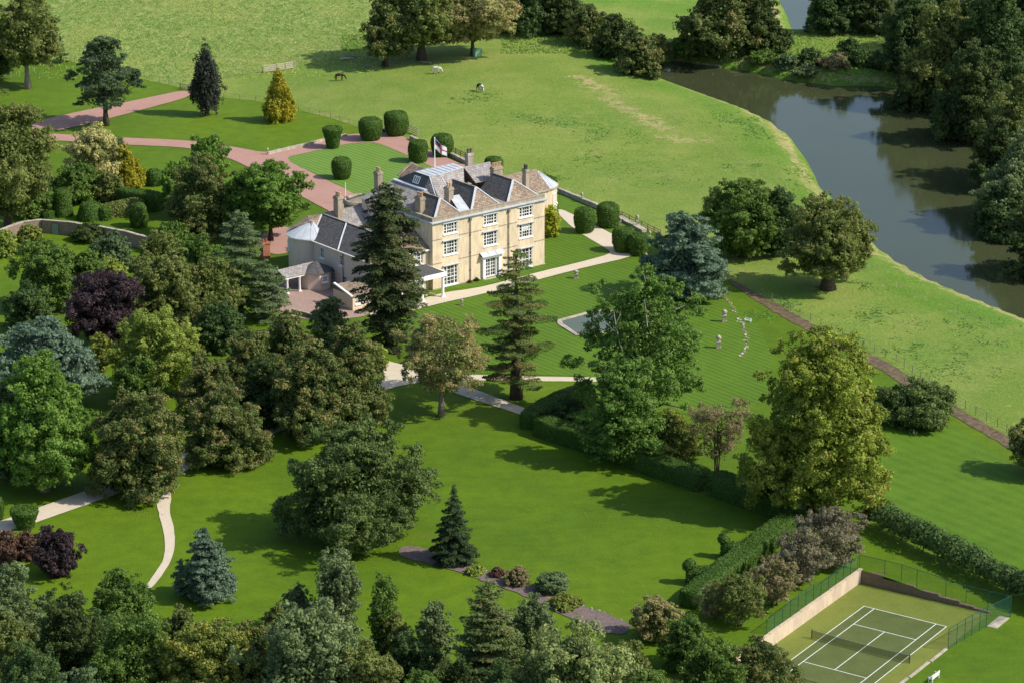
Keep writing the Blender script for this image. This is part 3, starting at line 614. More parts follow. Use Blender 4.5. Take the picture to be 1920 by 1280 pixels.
# water
def waterplane(name, pts, z, mat, label, grow):
    bm = bmesh.new(); C = np.mean(pts, 0)
    W = [Vector((p[0], p[1], 0)) for p in pts]
    tri = geometry.tessellate_polygon([W]); d = pts - C
    n = len(pts); ar = sum(pts[i][0] * pts[(i + 1) % n][1] - pts[(i + 1) % n][0] * pts[i][1] for i in range(n)); sg = 1 if ar > 0 else -1
    Q = []
    for i in range(n):
        e = pts[(i + 1) % n] - pts[i - 1]; nn = np.array([e[1], -e[0]]) * sg; nn /= np.linalg.norm(nn) + 1e-9; Q.append(pts[i] + nn * grow)
    vs = [bm.verts.new((q[0], q[1], z)) for q in Q]
    for t in tri: bm.faces.new([vs[i] for i in t])
    for f in bm.faces:
        if f.normal.z < 0: f.normal_flip()
    tag(bmobj(name, bm, mat, recalc=False), label, kind='structure')
waterplane('river', RIVER, WZ, M['water'], 'wide dark river curving along the woodland', 1.2)
waterplane('river', UPPER, WZ, M['water'], 'upstream reach of the river above the weir', 1.2)

# house axes
HO = Vector((-12.8, 445.5, 0)); hc, hs = math.cos(HOUSE_R), math.sin(HOUSE_R)
def hw(u, w_, z=0.0): return Vector((HO.x + u * hc - w_ * hs, HO.y + u * hs + w_ * hc, z))
# pond: stone kerb, water, little fountain figure
def ring_kerb(bm, pts, wd, z0, z1):
    n = len(pts); C = sum((Vector(p) for p in pts), Vector()) / n
    A = [Vector(p) for p in pts]; B = [p + (C - p).normalized() * wd for p in A]
    r = [[bm.verts.new((q.x, q.y, z)) for q in L] for L, z in ((A, z0), (A, z1), (B, z1), (B, z0))]
    for k in range(4):
        for i in range(n): bm.faces.new((r[k][i], r[k][(i + 1) % n], r[(k + 1) % 4][(i + 1) % n], r[(k + 1) % 4][i]))
pz = ground(*hw(9, -29)[:2])
pp = [hw(u, v) for u, v in ((5.4, -24.9), (13.6, -24.6), (15.3, -26.6), (15.0, -33.0), (13.4, -34.9), (4.4, -34.2), (2.9, -32.6), (4.3, -26.6))]
pr = empty('lily_pond', (0, 0, 0), 0, 'stone-edged garden pond with murky water in the striped lawn', 'pond')
bm = bmesh.new(); ring_kerb(bm, pp, 0.85, pz - 0.3, pz + 0.22); bmobj('kerb', bm, M['stone_pale'], pr)
bm = bmesh.new(); C0 = sum(pp, Vector()) / 8; poly(bm, [(q.x, q.y, pz + 0.12) for q in [p + (C0 - p).normalized() * 0.5 for p in pp]]); bmobj('water', bm, M['pondwater'], pr)
fx = hw(8.8, -29.6); ft = empty('fountain_statue', (fx.x, fx.y, pz + 0.1), 0, 'small dark fountain figure with a pale head standing in the pond', 'fountain')
bm = bmesh.new(); lathe(bm, [(0.45, -0.3), (0.4, 0.1), (0.2, 0.2), (0.16, 0.5), (0.3, 0.6), (0.22, 0.75), (0.18, 1.2), (0.1, 1.3)], 12); bmobj('pedestal', bm, M['metal_dark'], ft, True)
bm = bmesh.new(); bmesh.ops.create_icosphere(bm, subdivisions=2, radius=0.22, matrix=Matrix.Translation((0, 0, 1.45))); beam(bm, (0, 0, 1.2), (-.5, .1, 1.45), .12, .12); bmobj('figure', bm, M['stone_pale'], ft, True)

# ------------------------------------------------------------------ tennis court
CZ = -1.6; T = Matrix.Translation((CO[0], CO[1], CZ)) @ Matrix.Rotation(CR, 4, 'Z')     # local: x = across (u), y = -v
def courtobj(name, bm, mat, label=None, kind='structure', parent=None, cat=None):
    o = bmobj(name, bm, mat, parent)
    if parent is None: o.matrix_world = T
    return tag(o, label, cat, kind=kind)
bm = bmesh.new(); poly(bm, [(-3.75, -29.2, 0), (13.8, -29.2, 0), (13.8, 6.35, 0), (-3.75, 6.35, 0)]); courtobj('court_surround', bm, M['court_out'], 'olive green run-off surface round the tennis court')
bm = bmesh.new(); poly(bm, [(0, -23.77, 0.006), (10.97, -23.77, 0.006), (10.97, 0, 0.006), (0, 0, 0.006)]); courtobj('court_surface', bm, M['court_in'], 'dark green playing surface of the tennis court')
bm = bmesh.new(); z = 0.012; h = 0.045
def ln(x0, y0, x1, y1): poly(bm, [(min(x0, x1) - (h if x0 == x1 else 0), min(y0, y1) - (h if y0 == y1 else 0), z), (max(x0, x1) + (h if x0 == x1 else 0), min(y0, y1) - (h if y0 == y1 else 0), z), (max(x0, x1) + (h if x0 == x1 else 0), max(y0, y1) + (h if y0 == y1 else 0), z), (min(x0, x1) - (h if x0 == x1 else 0), max(y0, y1) + (h if y0 == y1 else 0), z)])
for y in (0, -23.77): ln(-h, y, 10.97 + h, y)
for x in (0, 10.97): ln(x, -23.77 + h, x, -h)
for x in (1.37, 9.6): ln(x, -23.77 + h, x, -h)
for y in (-5.485, -18.285): ln(1.37 + h, y, 9.6 - h, y)
ln(5.485, -18.285 + h, 5.485, -5.485 - h)
courtobj('court_lines', bm, M['whitest'], 'white painted lines of the tennis court')
# net
nr = empty('tennis_net', cpt(5.485, 11.885, CZ), CR, 'dark tennis net stretched across the green court', 'tennis net')
for s in (-1, 1):
    bm = bmesh.new(); lathe(bm, [(0.06, 0), (0.06, 1.1), (0.03, 1.14)], 8, s * 6.4, 0); bmobj('post', bm, M['metal_dark'], nr)
bm = bmesh.new()
for i in range(16):
    a, b = -6.4 + .8 * i, -6.4 + .8 * (i + 1); za, zb = [0.914 + 0.15 * abs(q / 6.4) ** 1.5 for q in (a, b)]
    poly(bm, [(a, 0, .03), (b, 0, .03), (b, 0, zb - .05), (a, 0, za - .05)])
bmobj('netting', bm, M['net'], nr)
bm = bmesh.new()
for i in range(16):
    a, b = -6.4 + .8 * i, -6.4 + .8 * (i + 1); za, zb = [0.914 + 0.15 * abs(q / 6.4) ** 1.5 for q in (a, b)]
    beam(bm, (a, 0, za - .03), (b, 0, zb - .03), .03, .07)
bmobj('headband', bm, flat('net_band', (0.30, 0.36, 0.26), .1), nr)
# retaining walls
bm = bmesh.new()
N_ = 14
for i in range(N_):
    v0 = -6.3 + 36 * i / N_; v1 = -6.3 + 36 * (i + 1) / N_
    box(bm, -4.15, -3.68, -v1, -v0, -0.3, 1.68 + 0.02 * (i % 3))
box(bm, -4.15, -3.64, 5.9, 6.72, -0.3, 1.72)
courtobj('retaining_wall', bm, M['concrete'], 'long pale concrete retaining wall along the left side of the court', 'thing', cat='wall')
bm = bmesh.new(); 
for a, b, ht in ((-3.6, -0.7, 1.62), (-0.7, 3.6, 1.22), (3.6, 6.9, .92), (6.9, 9.7, .66), (9.7, 11.6, .40), (11.6, 13.6, .25)):
    box(bm, a + .001, b, 6.27, 6.70, -0.3, ht)
courtobj('retaining_wall', bm, wallstone('court_back_wall', (0.12, 0.09, 0.065), (0.24, 0.185, 0.13)), 'stepped brown stone retaining wall at the far end of the court', 'thing', cat='wall')
bm = bmesh.new()
for a, b in ((5.9, 10.3), (10.5, 15.6), (15.8, 20), (20.2, 26)): box(bm, 13.62 - (a - 5.9) * .02, 13.98 - (a - 5.9) * .02, -b, -a, -.2, .16)
courtobj('kerb_beam', bm, M['stone_pale'], 'broken line of pale kerb beams along the near right edge of the court', 'thing', cat='kerb')
def post_fence(name, pts, hts, zb, label, every=None, rail=True, mesh=True, mat='metal_green', r=0.035, group=None):
    """posts at the points, top rail and wire-mesh panels between them; points in world xy"""
    root = empty(name, (pts[0][0], pts[0][1], zb[0]), 0, label, 'fence', group); ox, oy, oz = pts[0][0], pts[0][1], zb[0]
    for (p, h_, z_) in zip(pts, hts, zb):
        bm = bmesh.new(); tube(bm, [(p[0] - ox, p[1] - oy, z_ - oz - .1), (p[0] - ox, p[1] - oy, z_ - oz + h_)], [r, r], 6); bmobj('post', bm, M[mat], root)
    bm = bmesh.new(); bp = bmesh.new()
    for i in range(len(pts) - 1):
        a, b = pts[i], pts[i + 1]
        A0 = Vector((a[0] - ox, a[1] - oy, zb[i] - oz)); B0 = Vector((b[0] - ox, b[1] - oy, zb[i + 1] - oz)); A1 = A0 + Vector((0, 0, hts[i])); B1 = B0 + Vector((0, 0, hts[i + 1]))
        if rail: beam(bm, A1, B1, .05, .05)
        if mesh: poly(bp, [A0, B0, B1, A1])
    if rail: bmobj('top_rail', bm, M[mat], root)
    else: bm.free()
    if mesh: bmobj('wire_mesh', bp, M['mesh'], root)
    else: bp.free()
    return root
vv = [-6.35 + 1.95 * i for i in range(0, 13)]
post_fence('court_fence', [cpt(-4.2, v)[:2] for v in vv], [1.85 if i < 6 or i > 9 else 2.2 for i in range(13)], [0.0] * 13, 'green wire fence on top of the pale left court wall')
us = [-4.2, -0.7, 1.6, 3.7, 7.6, 10.3, 13.2, 16.2]
post_fence('court_fence', [cpt(u, -6.75)[:2] for u in us], [1.85, 2.0, 2.2, 2.3, 2.5, 2.6, 2.7, 2.8], [ground(*cpt(u, -6.75)[:2]) for u in us], 'green wire fence behind the stepped far court wall')
vs_ = [-6.7, -2.4, -1.0, 0.8, 2.3, 4.1, 6.0]; u_ = [16.2, 15.0, 14.8, 14.6, 14.4, 14.2, 14.0]
post_fence('court_fence', [cpt(u, v)[:2] for u, v in zip(u_, vs_)], [2.8, 2.7, 2.6, 2.7, 2.7, 2.7, 2.7], [ground(*cpt(u, v)[:2]) for u, v in zip(u_, vs_)], 'green wire fence with gate posts at the right corner of the court')
us = [-3.6, -1.2, 1.8, 5, 8]
post_fence('court_fence', [cpt(u, 25.6)[:2] for u in us], [1.6] * 5, [CZ] * 5, 'low green wire fence across the near end of the court')
bm = bmesh.new(); box(bm, 15.0, 16.3, 2.6, 6.3, -.1, .10); courtobj('gate_slab', bm, M['stone_pale'], 'worn slab at the corner gate of the tennis court')
# white park bench by the court and one on the far lawn
def bench(loc, rz, label):
    r = empty('park_bench', loc, rz, label, 'bench', None)
    bm = bmesh.new()
    for y in (-.2, -.06, .08, .22): box(bm, -.95, .95, y, y + .1, .42, .46)
    bmobj('seat', bm, M['whitest'], r)
    bm = bmesh.new()
    for z_ in (.55, .69, .83): box(bm, -.95, .95, .30 + .1 * (z_ - .55), .34 + .1 * (z_ - .55), z_, z_ + .09)
    bmobj('backrest', bm, M['whitest'], r)
    for sx in (-1, 1):
        bm = bmesh.new(); x = sx * .85
        box(bm, x - .04, x + .04, -.2, -.12, 0, .42); box(bm, x - .04, x + .04, .26, .34, 0, .95); box(bm, x - .04, x + .04, -.22, .3, .62, .68); box(bm, x - .035, x + .035, -.2, -.13, .46, .62)
        bmobj('leg', bm, M['whitest'], r)
    return r
b = cpt(16.2, 14.6); bench((b.x, b.y, ground(b.x, b.y) + .05), CR + math.radians(90) + math.pi, 'white slatted bench on the grass beside the tennis court')
b = g(1402, 604); b_ = bench((b.x, b.y, b.z + .05), math.radians(-40), 'white bench on the lawn behind the arc of stones'); b_.scale = (.62, .62, .62)

# ------------------------------------------------------------------ the country house (local: x along the south front, y backwards)
HR = empty('country_house', HO, HOUSE_R, 'large ochre Georgian country house with hipped tiled roofs and a lower pinkish wing', 'house')
def roofmesh(name, faces, parent, thick=0.0):
    bm = bmesh.new(); uvl = bm.loops.layers.uv.new('UVMap'); mats = []
    for pts, mk in faces:
        if mk not in mats: mats.append(mk)
        f = bm.faces.new([bm.verts.new(p) for p in pts]); f.normal_update(); n = f.normal.copy()
        if n.z < 0: f.normal_flip(); n = -n
        f.material_index = mats.index(mk)
        t = Vector((0, 0, 1)).cross(n)
        t = t.normalized() if t.length > 1e-3 else Vector((1, 0, 0)); s = n.cross(t)
        for lp in f.loops: lp[uvl].uv = (lp.vert.co.dot(t), lp.vert.co.dot(s))
    me = bpy.data.meshes.new(name); bm.to_mesh(me); bm.free()
    for mk in mats: me.materials.append(M[mk])
    return link(name, me, None, parent)
def rolls(name, segs, parent, wd=0.34, ht=0.12, mat='leadlight'):
    name = {'lead_rolls': 'lead_roll'}.get(name, name)
    for a, b in segs:
        bm = bmesh.new(); beam(bm, a, b, wd, ht); bmobj(name, bm, M[mat], parent)
def boxes(name, L, mat, parent):
    for q in L: bm = bmesh.new(); box(bm, *q); bmobj(name, bm, M[mat], parent)
def wallrect(bm, o, dx, L, Hh, holes, depth=0.22):
    """wall face with real openings; o lower-left corner seen from outside, dx unit vector along, outward = dx x z"""
    o = Vector(o); dx = Vector(dx); n = dx.cross(Vector((0, 0, 1)))
    xs = sorted({0, L} | {h[0] for h in holes} | {h[0] + h[2] for h in holes}); zs = sorted({0, Hh} | {h[1] for h in holes} | {h[1] + h[3] for h in holes})
    P = lambda x, z, d=0: o + dx * x + Vector((0, 0, z)) - n * d
    for x0, x1 in zip(xs, xs[1:]):
        for z0, z1 in zip(zs, zs[1:]):
            cx, cz = (x0 + x1) / 2, (z0 + z1) / 2
            if any(h[0] < cx < h[0] + h[2] and h[1] < cz < h[1] + h[3] for h in holes): continue
            poly(bm, [P(x0, z0), P(x1, z0), P(x1, z1), P(x0, z1)])
    for x, z, w_, h_ in holes:
        for a, b in (((x, z), (x + w_, z)), ((x + w_, z), (x + w_, z + h_)), ((x + w_, z + h_), (x, z + h_)), ((x, z + h_), (x, z))):
            poly(bm, [P(*a), P(*b), P(b[0], b[1], depth), P(a[0], a[1], depth)])
WCACHE = {}
def window(parent, o, dx, w_, h_, lights, rows, hood=0.0, sill=True, blind=False, name='window', depth=0.2, fw=0.11):
    """sash window: frame with glazing bars (> pane, sill, hood). lights = list of (relative width, columns)"""
    key = (round(w_, 2), round(h_, 2), tuple(lights), rows, hood, sill, blind, name)
    ang = math.atan2(dx[1], dx[0])
    n = Vector(dx).cross(Vector((0, 0, 1)))
    if key not in WCACHE:
        bm = bmesh.new(); d0, d1 = depth - .16, depth
        f = lambda x0, x1, z0, z1, a=d0, b=d1: box(bm, x0, x1, a, b, z0, z1)
        f(0, w_, 0, fw * 1.3); f(0, w_, h_ - fw, h_); f(0, fw, fw * 1.3, h_ - fw); f(w_ - fw, w_, fw * 1.3, h_ - fw)
        tot = sum(l[0] for l in lights); x = fw; W = w_ - 2 * fw
        for i, (rw, nc) in enumerate(lights):
            lw_ = W * rw / tot
            if i: f(x - .07, x + .07, fw * 1.3, h_ - fw)
            for c in range(1, nc): f(x + lw_ * c / nc - .025, x + lw_ * c / nc + .025, fw * 1.3, h_ - fw, d0 + .05)
            x += lw_
        for r in range(1, rows):
            zz = fw + (h_ - 2 * fw) * r / rows; t = .05 if (r == rows // 2) else .025; f(fw, w_ - fw, zz - t, zz + t, d0 + .045)
        bmesh.ops.recalc_face_normals(bm, faces=bm.faces); me = bpy.data.meshes.new(name); bm.to_mesh(me); bm.free(); me.materials.append(M['whitest'])
        bm = bmesh.new(); poly(bm, [(fw, d1 - .06, fw), (w_ - fw, d1 - .06, fw), (w_ - fw, d1 - .06, h_ - fw), (fw, d1 - .06, h_ - fw)])
        pm = bpy.data.meshes.new('pane'); bm.to_mesh(pm); bm.free(); pm.materials.append(M['glass'])
        sm = hm = bl = None
        if sill:
            bm = bmesh.new(); box(bm, -.12, w_ + .12, -.14, d0 - .003, -.16, -.002); sm = bpy.data.meshes.new('sill'); bmesh.ops.recalc_face_normals(bm, faces=bm.faces); bm.to_mesh(sm); bm.free(); sm.materials.append(M['whitest'])
        if hood:
            bm = bmesh.new(); box(bm, -.3, w_ + .3, -.38, -.003, h_ + .1, h_ + .2); box(bm, -.25, w_ + .25, -.28, -.003, h_ + .005, h_ + .098)
            hm = bpy.data.meshes.new('hood'); bmesh.ops.recalc_face_normals(bm, faces=bm.faces); bm.to_mesh(hm); bm.free(); hm.materials.append(M['lead'])
        if blind:
            bm = bmesh.new(); tot = sum(l[0] for l in lights); a = W * lights[0][0] / tot + fw + .08
            poly(bm, [(a, d1 - .075, h_ * .55), (w_ - a, d1 - .075, h_ * .55), (w_ - a, d1 - .075, h_ - fw), (a, d1 - .075, h_ - fw)]); bl = bpy.data.meshes.new('blind'); bm.to_mesh(bl); bm.free(); bl.materials.append(M['blind'])
        WCACHE[key] = (me, pm, sm, hm, bl)
    me, pm, sm, hm, bl = WCACHE[key]
    o_ = link(name, me, None, parent); o_.location = o; o_.rotation_euler = (0, 0, ang)
    for nm, m_ in (('pane', pm), ('sill', sm), ('hood', hm), ('blind', bl)):
        if m_: link(nm, m_, None, o_)
    return o_
# --- main block shell
EH = 11.25
holes = []; WIN = []
tri = [(0.62, 1), (1.75, 3), (0.62, 1)]
for cx in (3.65, 11.85, 19.3):
    holes.append((cx - 1.4, 8.98, 2.8, 1.75)); WIN.append((cx - 1.4, 8.98, 2.8, 1.75, tri, 3, 0.0))
    holes.append((cx - 1.4, 5.45, 2.8, 2.35)); WIN.append((cx - 1.4, 5.45, 2.8, 2.35, tri, 4, 0.3))
for cx in (3.65, 19.3):
    holes.append((cx - 1.4, 0.3, 2.8, 3.3)); WIN.append((cx - 1.4, 0.3, 2.8, 3.3, [(0.62, 1), (1.75, 2), (0.62, 1)], 5, 0.3))
holes.append((10.75, 0.15, 2.2, 3.1))
bm = bmesh.new(); wallrect(bm, (0, 0, -.4), (1, 0, 0), 23.3, EH + .4, [(a, b + .4, c, d) for a, b, c, d in holes])
wallrect(bm, (23.3, 0, -.4), (0, 1, 0), 13.2, EH + .4, []); wallrect(bm, (0, 9.5, -.4), (0, -1, 0), 9.5, EH + .4, [])
bmobj('wall', bm, M['stucco'], HR, recalc=False)
for i, (x, z, w_, h_, li, r_, hd) in enumerate(WIN):
    window(HR, (x, 0, z), (1, 0, 0), w_, h_, li, r_, hood=0.3 if hd else 0.0, blind=(x > 16 and 5 < z < 6), depth=.2)
# top windows' slim heads
boxes('window_head', [(cx - 1.65, cx + 1.65, -.2, -.003, 10.78, 10.90) for cx in (3.65, 11.85, 19.3)], 'leadlight', HR)
# string courses, plinth
boxes('string_course', [(a, b, -.05, -.002, z, z + .13) for z in (8.33, 4.32) for a, b in ((-.04, 1.9), (5.4, 10.1), (13.6, 17.55), (21.05, 23.34))], 'stone', HR)
boxes('plinth', [(a, b, -.12, -.002, -.3, .22) for a, b in ((-.1, 2.2), (5.1, 9.9), (14.0, 17.9), (20.7, 23.298))] + [(23.302, 23.42, -.12, 13.0, -.3, .22)], 'stone_pale', HR)
# cornice with lead top and parapet
bm = bmesh.new(); 
box(bm, -.42, 23.72, -.42, -.002, EH, EH + .2); box(bm, -.30, 23.6, -.28, -.004, EH - .16, EH - .002); box(bm, -.42, -.002, -.001, 9.5, EH, EH + .2); box(bm, 23.302, 23.72, -.001, 13.1, EH, EH + .2)
bmobj('cornice', bm, M['lead'], HR)
bm = bmesh.new(); box(bm, 0, 23.3, 0, .42, EH - .001, 12.0); box(bm, 0, .42, .421, 9.5, EH - .001, 12.0); box(bm, 22.88, 23.3, .421, 12.8, EH - .001, 12.0)
bmobj('parapet', bm, M['stone'], HR)
bm = bmesh.new(); box(bm, -.05, 23.35, -.05, .46, 12.002, 12.1); box(bm, -.05, .46, .461, 9.5, 12.002, 12.1); bmobj('coping', bm, M['stonetile'] if False else M['stone'], HR)
# lead gutters behind the parapet
roofmesh('gutter', [([(.42, .42, 11.7), (23, .42, 11.7), (23, 9.5, 11.7), (.42, 9.5, 11.7)], 'lead')], HR)
# three hipped ranges on the front
def hiprange(u0, u1, apexw, backw, zr, ze=11.85, w0=.45, mats=('stonetile', 'slate', 'greytile')):
    um = (u0 + u1) / 2; A, B = (u0, w0, ze), (u1, w0, ze); R0, R1 = (um, apexw, zr), (um, backw, zr); C_, D_ = (u1, backw, ze), (u0, backw, ze)
    roofmesh('roof', [([A, B, R0], mats[0]), ([B, C_, R1, R0], mats[2]), ([D_, A, R0, R1], mats[1])], HR)
    rolls('hip_roll', [(A, R0), (B, R0)], HR); rolls('ridge', [(R0, R1)], HR, .26, .1, 'stone')
hiprange(.8, 6.2, 2.5, 7.5, 14.4); hiprange(8.3, 14.3, 3.1, 9.9, 14.8); hiprange(15.8, 22.6, 3.2, 8.6, 14.65)
# valley roofs between the ranges
roofmesh('valley_roof', [([(6.2, .9, 11.95), (8.3, .9, 11.95), (9.6, 5.4, 13.3), (7.6, 5.4, 13.3)], 'lead'), ([(14.3, .45, 11.9), (15.8, .45, 11.9), (15.8, 9, 12.0), (14.3, 9, 12.0)], 'greytile')], HR)
# rear half of the block: mansard with a flat lead top
bm = bmesh.new(); wallrect(bm, (.4, 20, 0), (0, -1, 0), 10.5, 11.2, [(2.2, 6.6, 1.1, 1.9), (6.2, 6.6, 1.1, 1.9)]); wallrect(bm, (23, 20, 0), (-1, 0, 0), 22.6, 11.2, []); wallrect(bm, (23, 12, 0), (0, 1, 0), 8, 11.2, [])
bmobj('wall', bm, M['stucco_pink'], HR, recalc=False)
for a in (2.2, 6.2): window(HR, (.4, 20 - a, 6.6), (0, -1, 0), 1.1, 1.9, [(1, 2)], 4, 0.0)
roofmesh('roof', [([(.1, 20.3, 11.1), (.1, 9.4, 11.3), (6.0, 9.4, 13.7), (6.0, 18.3, 13.7)], 'greytile'), ([(.1, 20.3, 11.1), (23.2, 20.3, 11.1), (19, 18.3, 13.2), (6.0, 18.3, 13.7)], 'greytile'),
   ([(6.0, 9.4, 13.7), (.1, 9.4, 11.3), (3, 7.4, 12.1), (6.5, 7.4, 12.4)], 'greytile')], HR)
roofmesh('mansard', [([(6.2, 18.3, 13.72), (6.2, 10.4, 13.72), (7.2, 10.2, 15.7), (7.2, 14.3, 15.7)], 'slate'), ([(6.2, 10.4, 13.72), (6.9, 7.2, 12.5), (9.6, 7.2, 12.6), (9.2, 9.9, 15.7), (7.2, 10.2, 15.7)], 'greytile'),
   ([(9.2, 9.9, 15.7), (9.6, 7.2, 12.6), (13, 8.4, 13.6), (15.2, 11.4, 15.7)], 'greytile'), ([(15.2, 11.4, 15.7), (17.4, 10.4, 12.4), (17.6, 17.5, 12.4), (15.4, 14.6, 15.7)], 'greytile'), ([(15.4, 14.6, 15.7), (17.6, 17.5, 12.4), (6.2, 18.3, 13.7), (7.2, 14.3, 15.7)], 'greytile')], HR)
roofmesh('lead_flat', [([(7.2, 14.3, 15.72), (7.2, 10.2, 15.72), (9.2, 9.9, 15.72), (15.2, 11.4, 15.72), (15.4, 14.6, 15.72)], 'lead')], HR)
rolls('lead_rolls', [((u, 10.15 + .25 * max(0, u - 9) , 15.76), (u, 14.3, 15.76)) for u in (8.0, 9.1, 10.2, 11.3, 12.4, 13.5, 14.6)] + [((7.2, 14.3, 15.76), (7.2, 10.2, 15.76)), ((7.2, 10.2, 15.76), (9.2, 9.9, 15.76)), ((9.2, 9.9, 15.76), (15.2, 11.4, 15.76)), ((7.2, 10.2, 15.7), (6.5, 7.6, 12.9)), ((9.2, 9.9, 15.7), (9.6, 7.4, 12.8))], HR, .12, .08, 'lead')
bm = bmesh.new(); box(bm, 5.55, 6.25, 9.6, 18.4, 13.62, 13.86); bmobj('lead_ledge', bm, M['lead'], HR)
sk = bmesh.new(); A = Vector((6.42, 13.7, 14.2)); ux = Vector((0, -1, 0)); uz = Vector((.45, 0, .893))
for a in (0, .5, 1.0, 1.5): beam(sk, A + ux * a - Vector((.1, 0, 0)), A + ux * a + uz * 1.15 - Vector((.1, 0, 0)), .16, .1)
for b_ in (0, 1.15): beam(sk, A + uz * b_ - Vector((.1, 0, 0)), A + uz * b_ + ux * 1.5 - Vector((.1, 0, 0)), .14, .1)
so = bmobj('skylight', sk, M['whitest'], HR)
bm = bmesh.new(); poly(bm, [A - Vector((.06, 0, 0)), A + ux * 1.5 - Vector((.06, 0, 0)), A + ux * 1.5 + uz * 1.15 - Vector((.06, 0, 0)), A + uz * 1.15 - Vector((.06, 0, 0))]); bmobj('pane', bm, M['glass'], so)
# rear right ranges
roofmesh('roof', [([(15.0, 12.8, 12.2), (23.3, 12.6, 12.0), (25, 16.8, 14.0), (17.5, 16.8, 14.0)], 'greytile'), ([(17.5, 16.8, 14.0), (25, 16.8, 14.0), (23.3, 20.4, 11.2), (15, 20.4, 11.2)], 'greytile'), ([(15, 20.4, 11.2), (15, 12.8, 12.2), (17.5, 16.8, 14)], 'slate'), ([(23.3, 12.6, 12), (23.3, 20.4, 11.2), (25, 16.8, 14)], 'slate')], HR)
# entrance pediment at the back
roofmesh('roof', [([(13.2, 20.3, 11.3), (15.9, 20.3, 13.0), (15.9, 27, 13.0), (13.2, 27, 11.3)], 'stonetile'), ([(15.9, 20.3, 13.0), (18.6, 20.3, 11.3), (18.6, 27, 11.3), (15.9, 27, 13.0)], 'stonetile')], HR)
bm = bmesh.new(); box(bm, 13.3, 18.5, 20.3, 26.9, 0, 11.25); poly(bm, [(13.2, 20.32, 11.3), (18.6, 20.32, 11.3), (15.9, 20.32, 13.0)]); poly(bm, [(13.2, 26.95, 11.3), (18.6, 26.95, 11.3), (15.9, 26.95, 13.0)]); bmobj('porch', bm, M['stone_pale'], HR)
rolls('coping', [((13.0, 26.9, 11.4), (15.9, 26.9, 13.25)), ((15.9, 26.9, 13.25), (18.8, 26.9, 11.4)), ((13.4, 22.6, 11.6), (15.9, 22.6, 13.2)), ((15.9, 22.6, 13.2), (18.4, 22.6, 11.6))], HR, .45, .2, 'stone')
# east wing with round lead-roofed bow
EZ = 8.0; EC = (35.2, 16.7); ER = 3.4
bm = bmesh.new(); wallrect(bm, (23.3, 13.2, -.4), (1, 0, 0), 11.9, EZ + .4, [(8.6, 5.2, 1.2, 1.9)]); wallrect(bm, (35.2, 20.2, -.4), (-1, 0, 0), 11.9, EZ + .4, []); bmobj('east_wing_wall', bm, M['stucco'], HR, recalc=False)
window(HR, (31.9, 13.2, 4.8), (1, 0, 0), 1.2, 1.9, [(1, 2)], 4, 0.0)
bm = bmesh.new(); lathe(bm, [(ER, -.4), (ER, EZ)], 24, EC[0], EC[1], -math.pi / 2, math.pi / 2); bmobj('bow', bm, M['stucco'], HR, True)
bm = bmesh.new(); lathe(bm, [(ER, EZ), (ER + .35, EZ + .05), (ER + .35, EZ + .22), (ER - .05, EZ + .24)], 24, EC[0], EC[1], -math.pi / 2, math.pi / 2); box(bm, 23.3, 35.2, 12.85, 13.198, EZ, EZ + .22); bmobj('cornice', bm, M['stone_pale'], HR)
bm = bmesh.new(); lathe(bm, [(ER + .3, EZ + .24), (.25, 10.7)], 14, EC[0] - .1, EC[1], -math.pi / 2, math.pi / 2); bmobj('bow_roof', bm, M['lead'], HR)
rolls('lead_rolls', [((35.1 + .3 * math.cos(a), EC[1] + .3 * math.sin(a), 10.7), (35.1 + 3.7 * math.cos(a), EC[1] + 3.7 * math.sin(a), EZ + .27)) for a in [-math.pi / 2 + math.pi * i / 14 for i in range(15)]], HR, .07, .06, 'lead')
roofmesh('roof', [([(23.3, 12.9, EZ + .2), (35.3, 12.9, EZ + .2), (35.1, 16.7, 10.9), (23.3, 16.7, 10.9)], 'stonetile'), ([(35.1, 16.7, 10.9), (35.3, 20.5, EZ + .2), (23.3, 20.5, EZ + .2), (23.3, 16.7, 10.9)], 'stonetile')], HR)
rolls('ridge', [((23.3, 16.7, 10.93), (35.1, 16.7, 10.93))], HR, .26, .1, 'stone')
for a in (-1.15, -.55, .05): # bow windows
    for z in (4.9, .8):
        c_, s_ = math.cos(a), math.sin(a); t = Vector((-s_, c_, 0)); p = Vector((EC[0] + (ER - .02) * c_, EC[1] + (ER - .02) * s_, z)) - t * .5 + Vector((c_, s_, 0)) * .12
        window(HR, p, t, 1.0, 2.2, [(1, 2)], 4, 0.0)
# doorcase
bm = bmesh.new()
for x in (10.05, 13.35): box(bm, x, x + .5, -.42, -.002, 0, 3.35)
box(bm, 9.95, 13.95, -.46, -.003, 3.352, 3.85); box(bm, 10.55, 10.75, -.06, -.002, .15, 3.35); box(bm, 12.95, 13.15, -.06, -.002, .15, 3.35); bmobj('doorcase', bm, M['whitest'], HR)
roofmesh('canopy', [([(9.6, -.9, 3.9), (14.3, -.9, 3.9), (14.2, -.02, 4.5), (9.7, -.02, 4.5)], 'lead'), ([(9.6, -.9, 3.87), (14.3, -.9, 3.87), (14.2, -.02, 3.87), (9.7, -.02, 3.87)], 'white')], HR)
rolls('lead_rolls', [((x, -.9, 3.94), (x, -.03, 4.54)) for x in (9.65, 11.2, 12.75, 14.25)], HR, .09, .06, 'leadlight')
window(HR, (10.75, 0, .15), (1, 0, 0), 2.2, 3.1, [(1, 2), (1, 2)], 5, 0.0, sill=False, name='garden_door')
bm = bmesh.new(); box(bm, 9.9, 14.0, -1.1, -.43, -.1, .12); bmobj('step', bm, M['stone_pale'], HR)
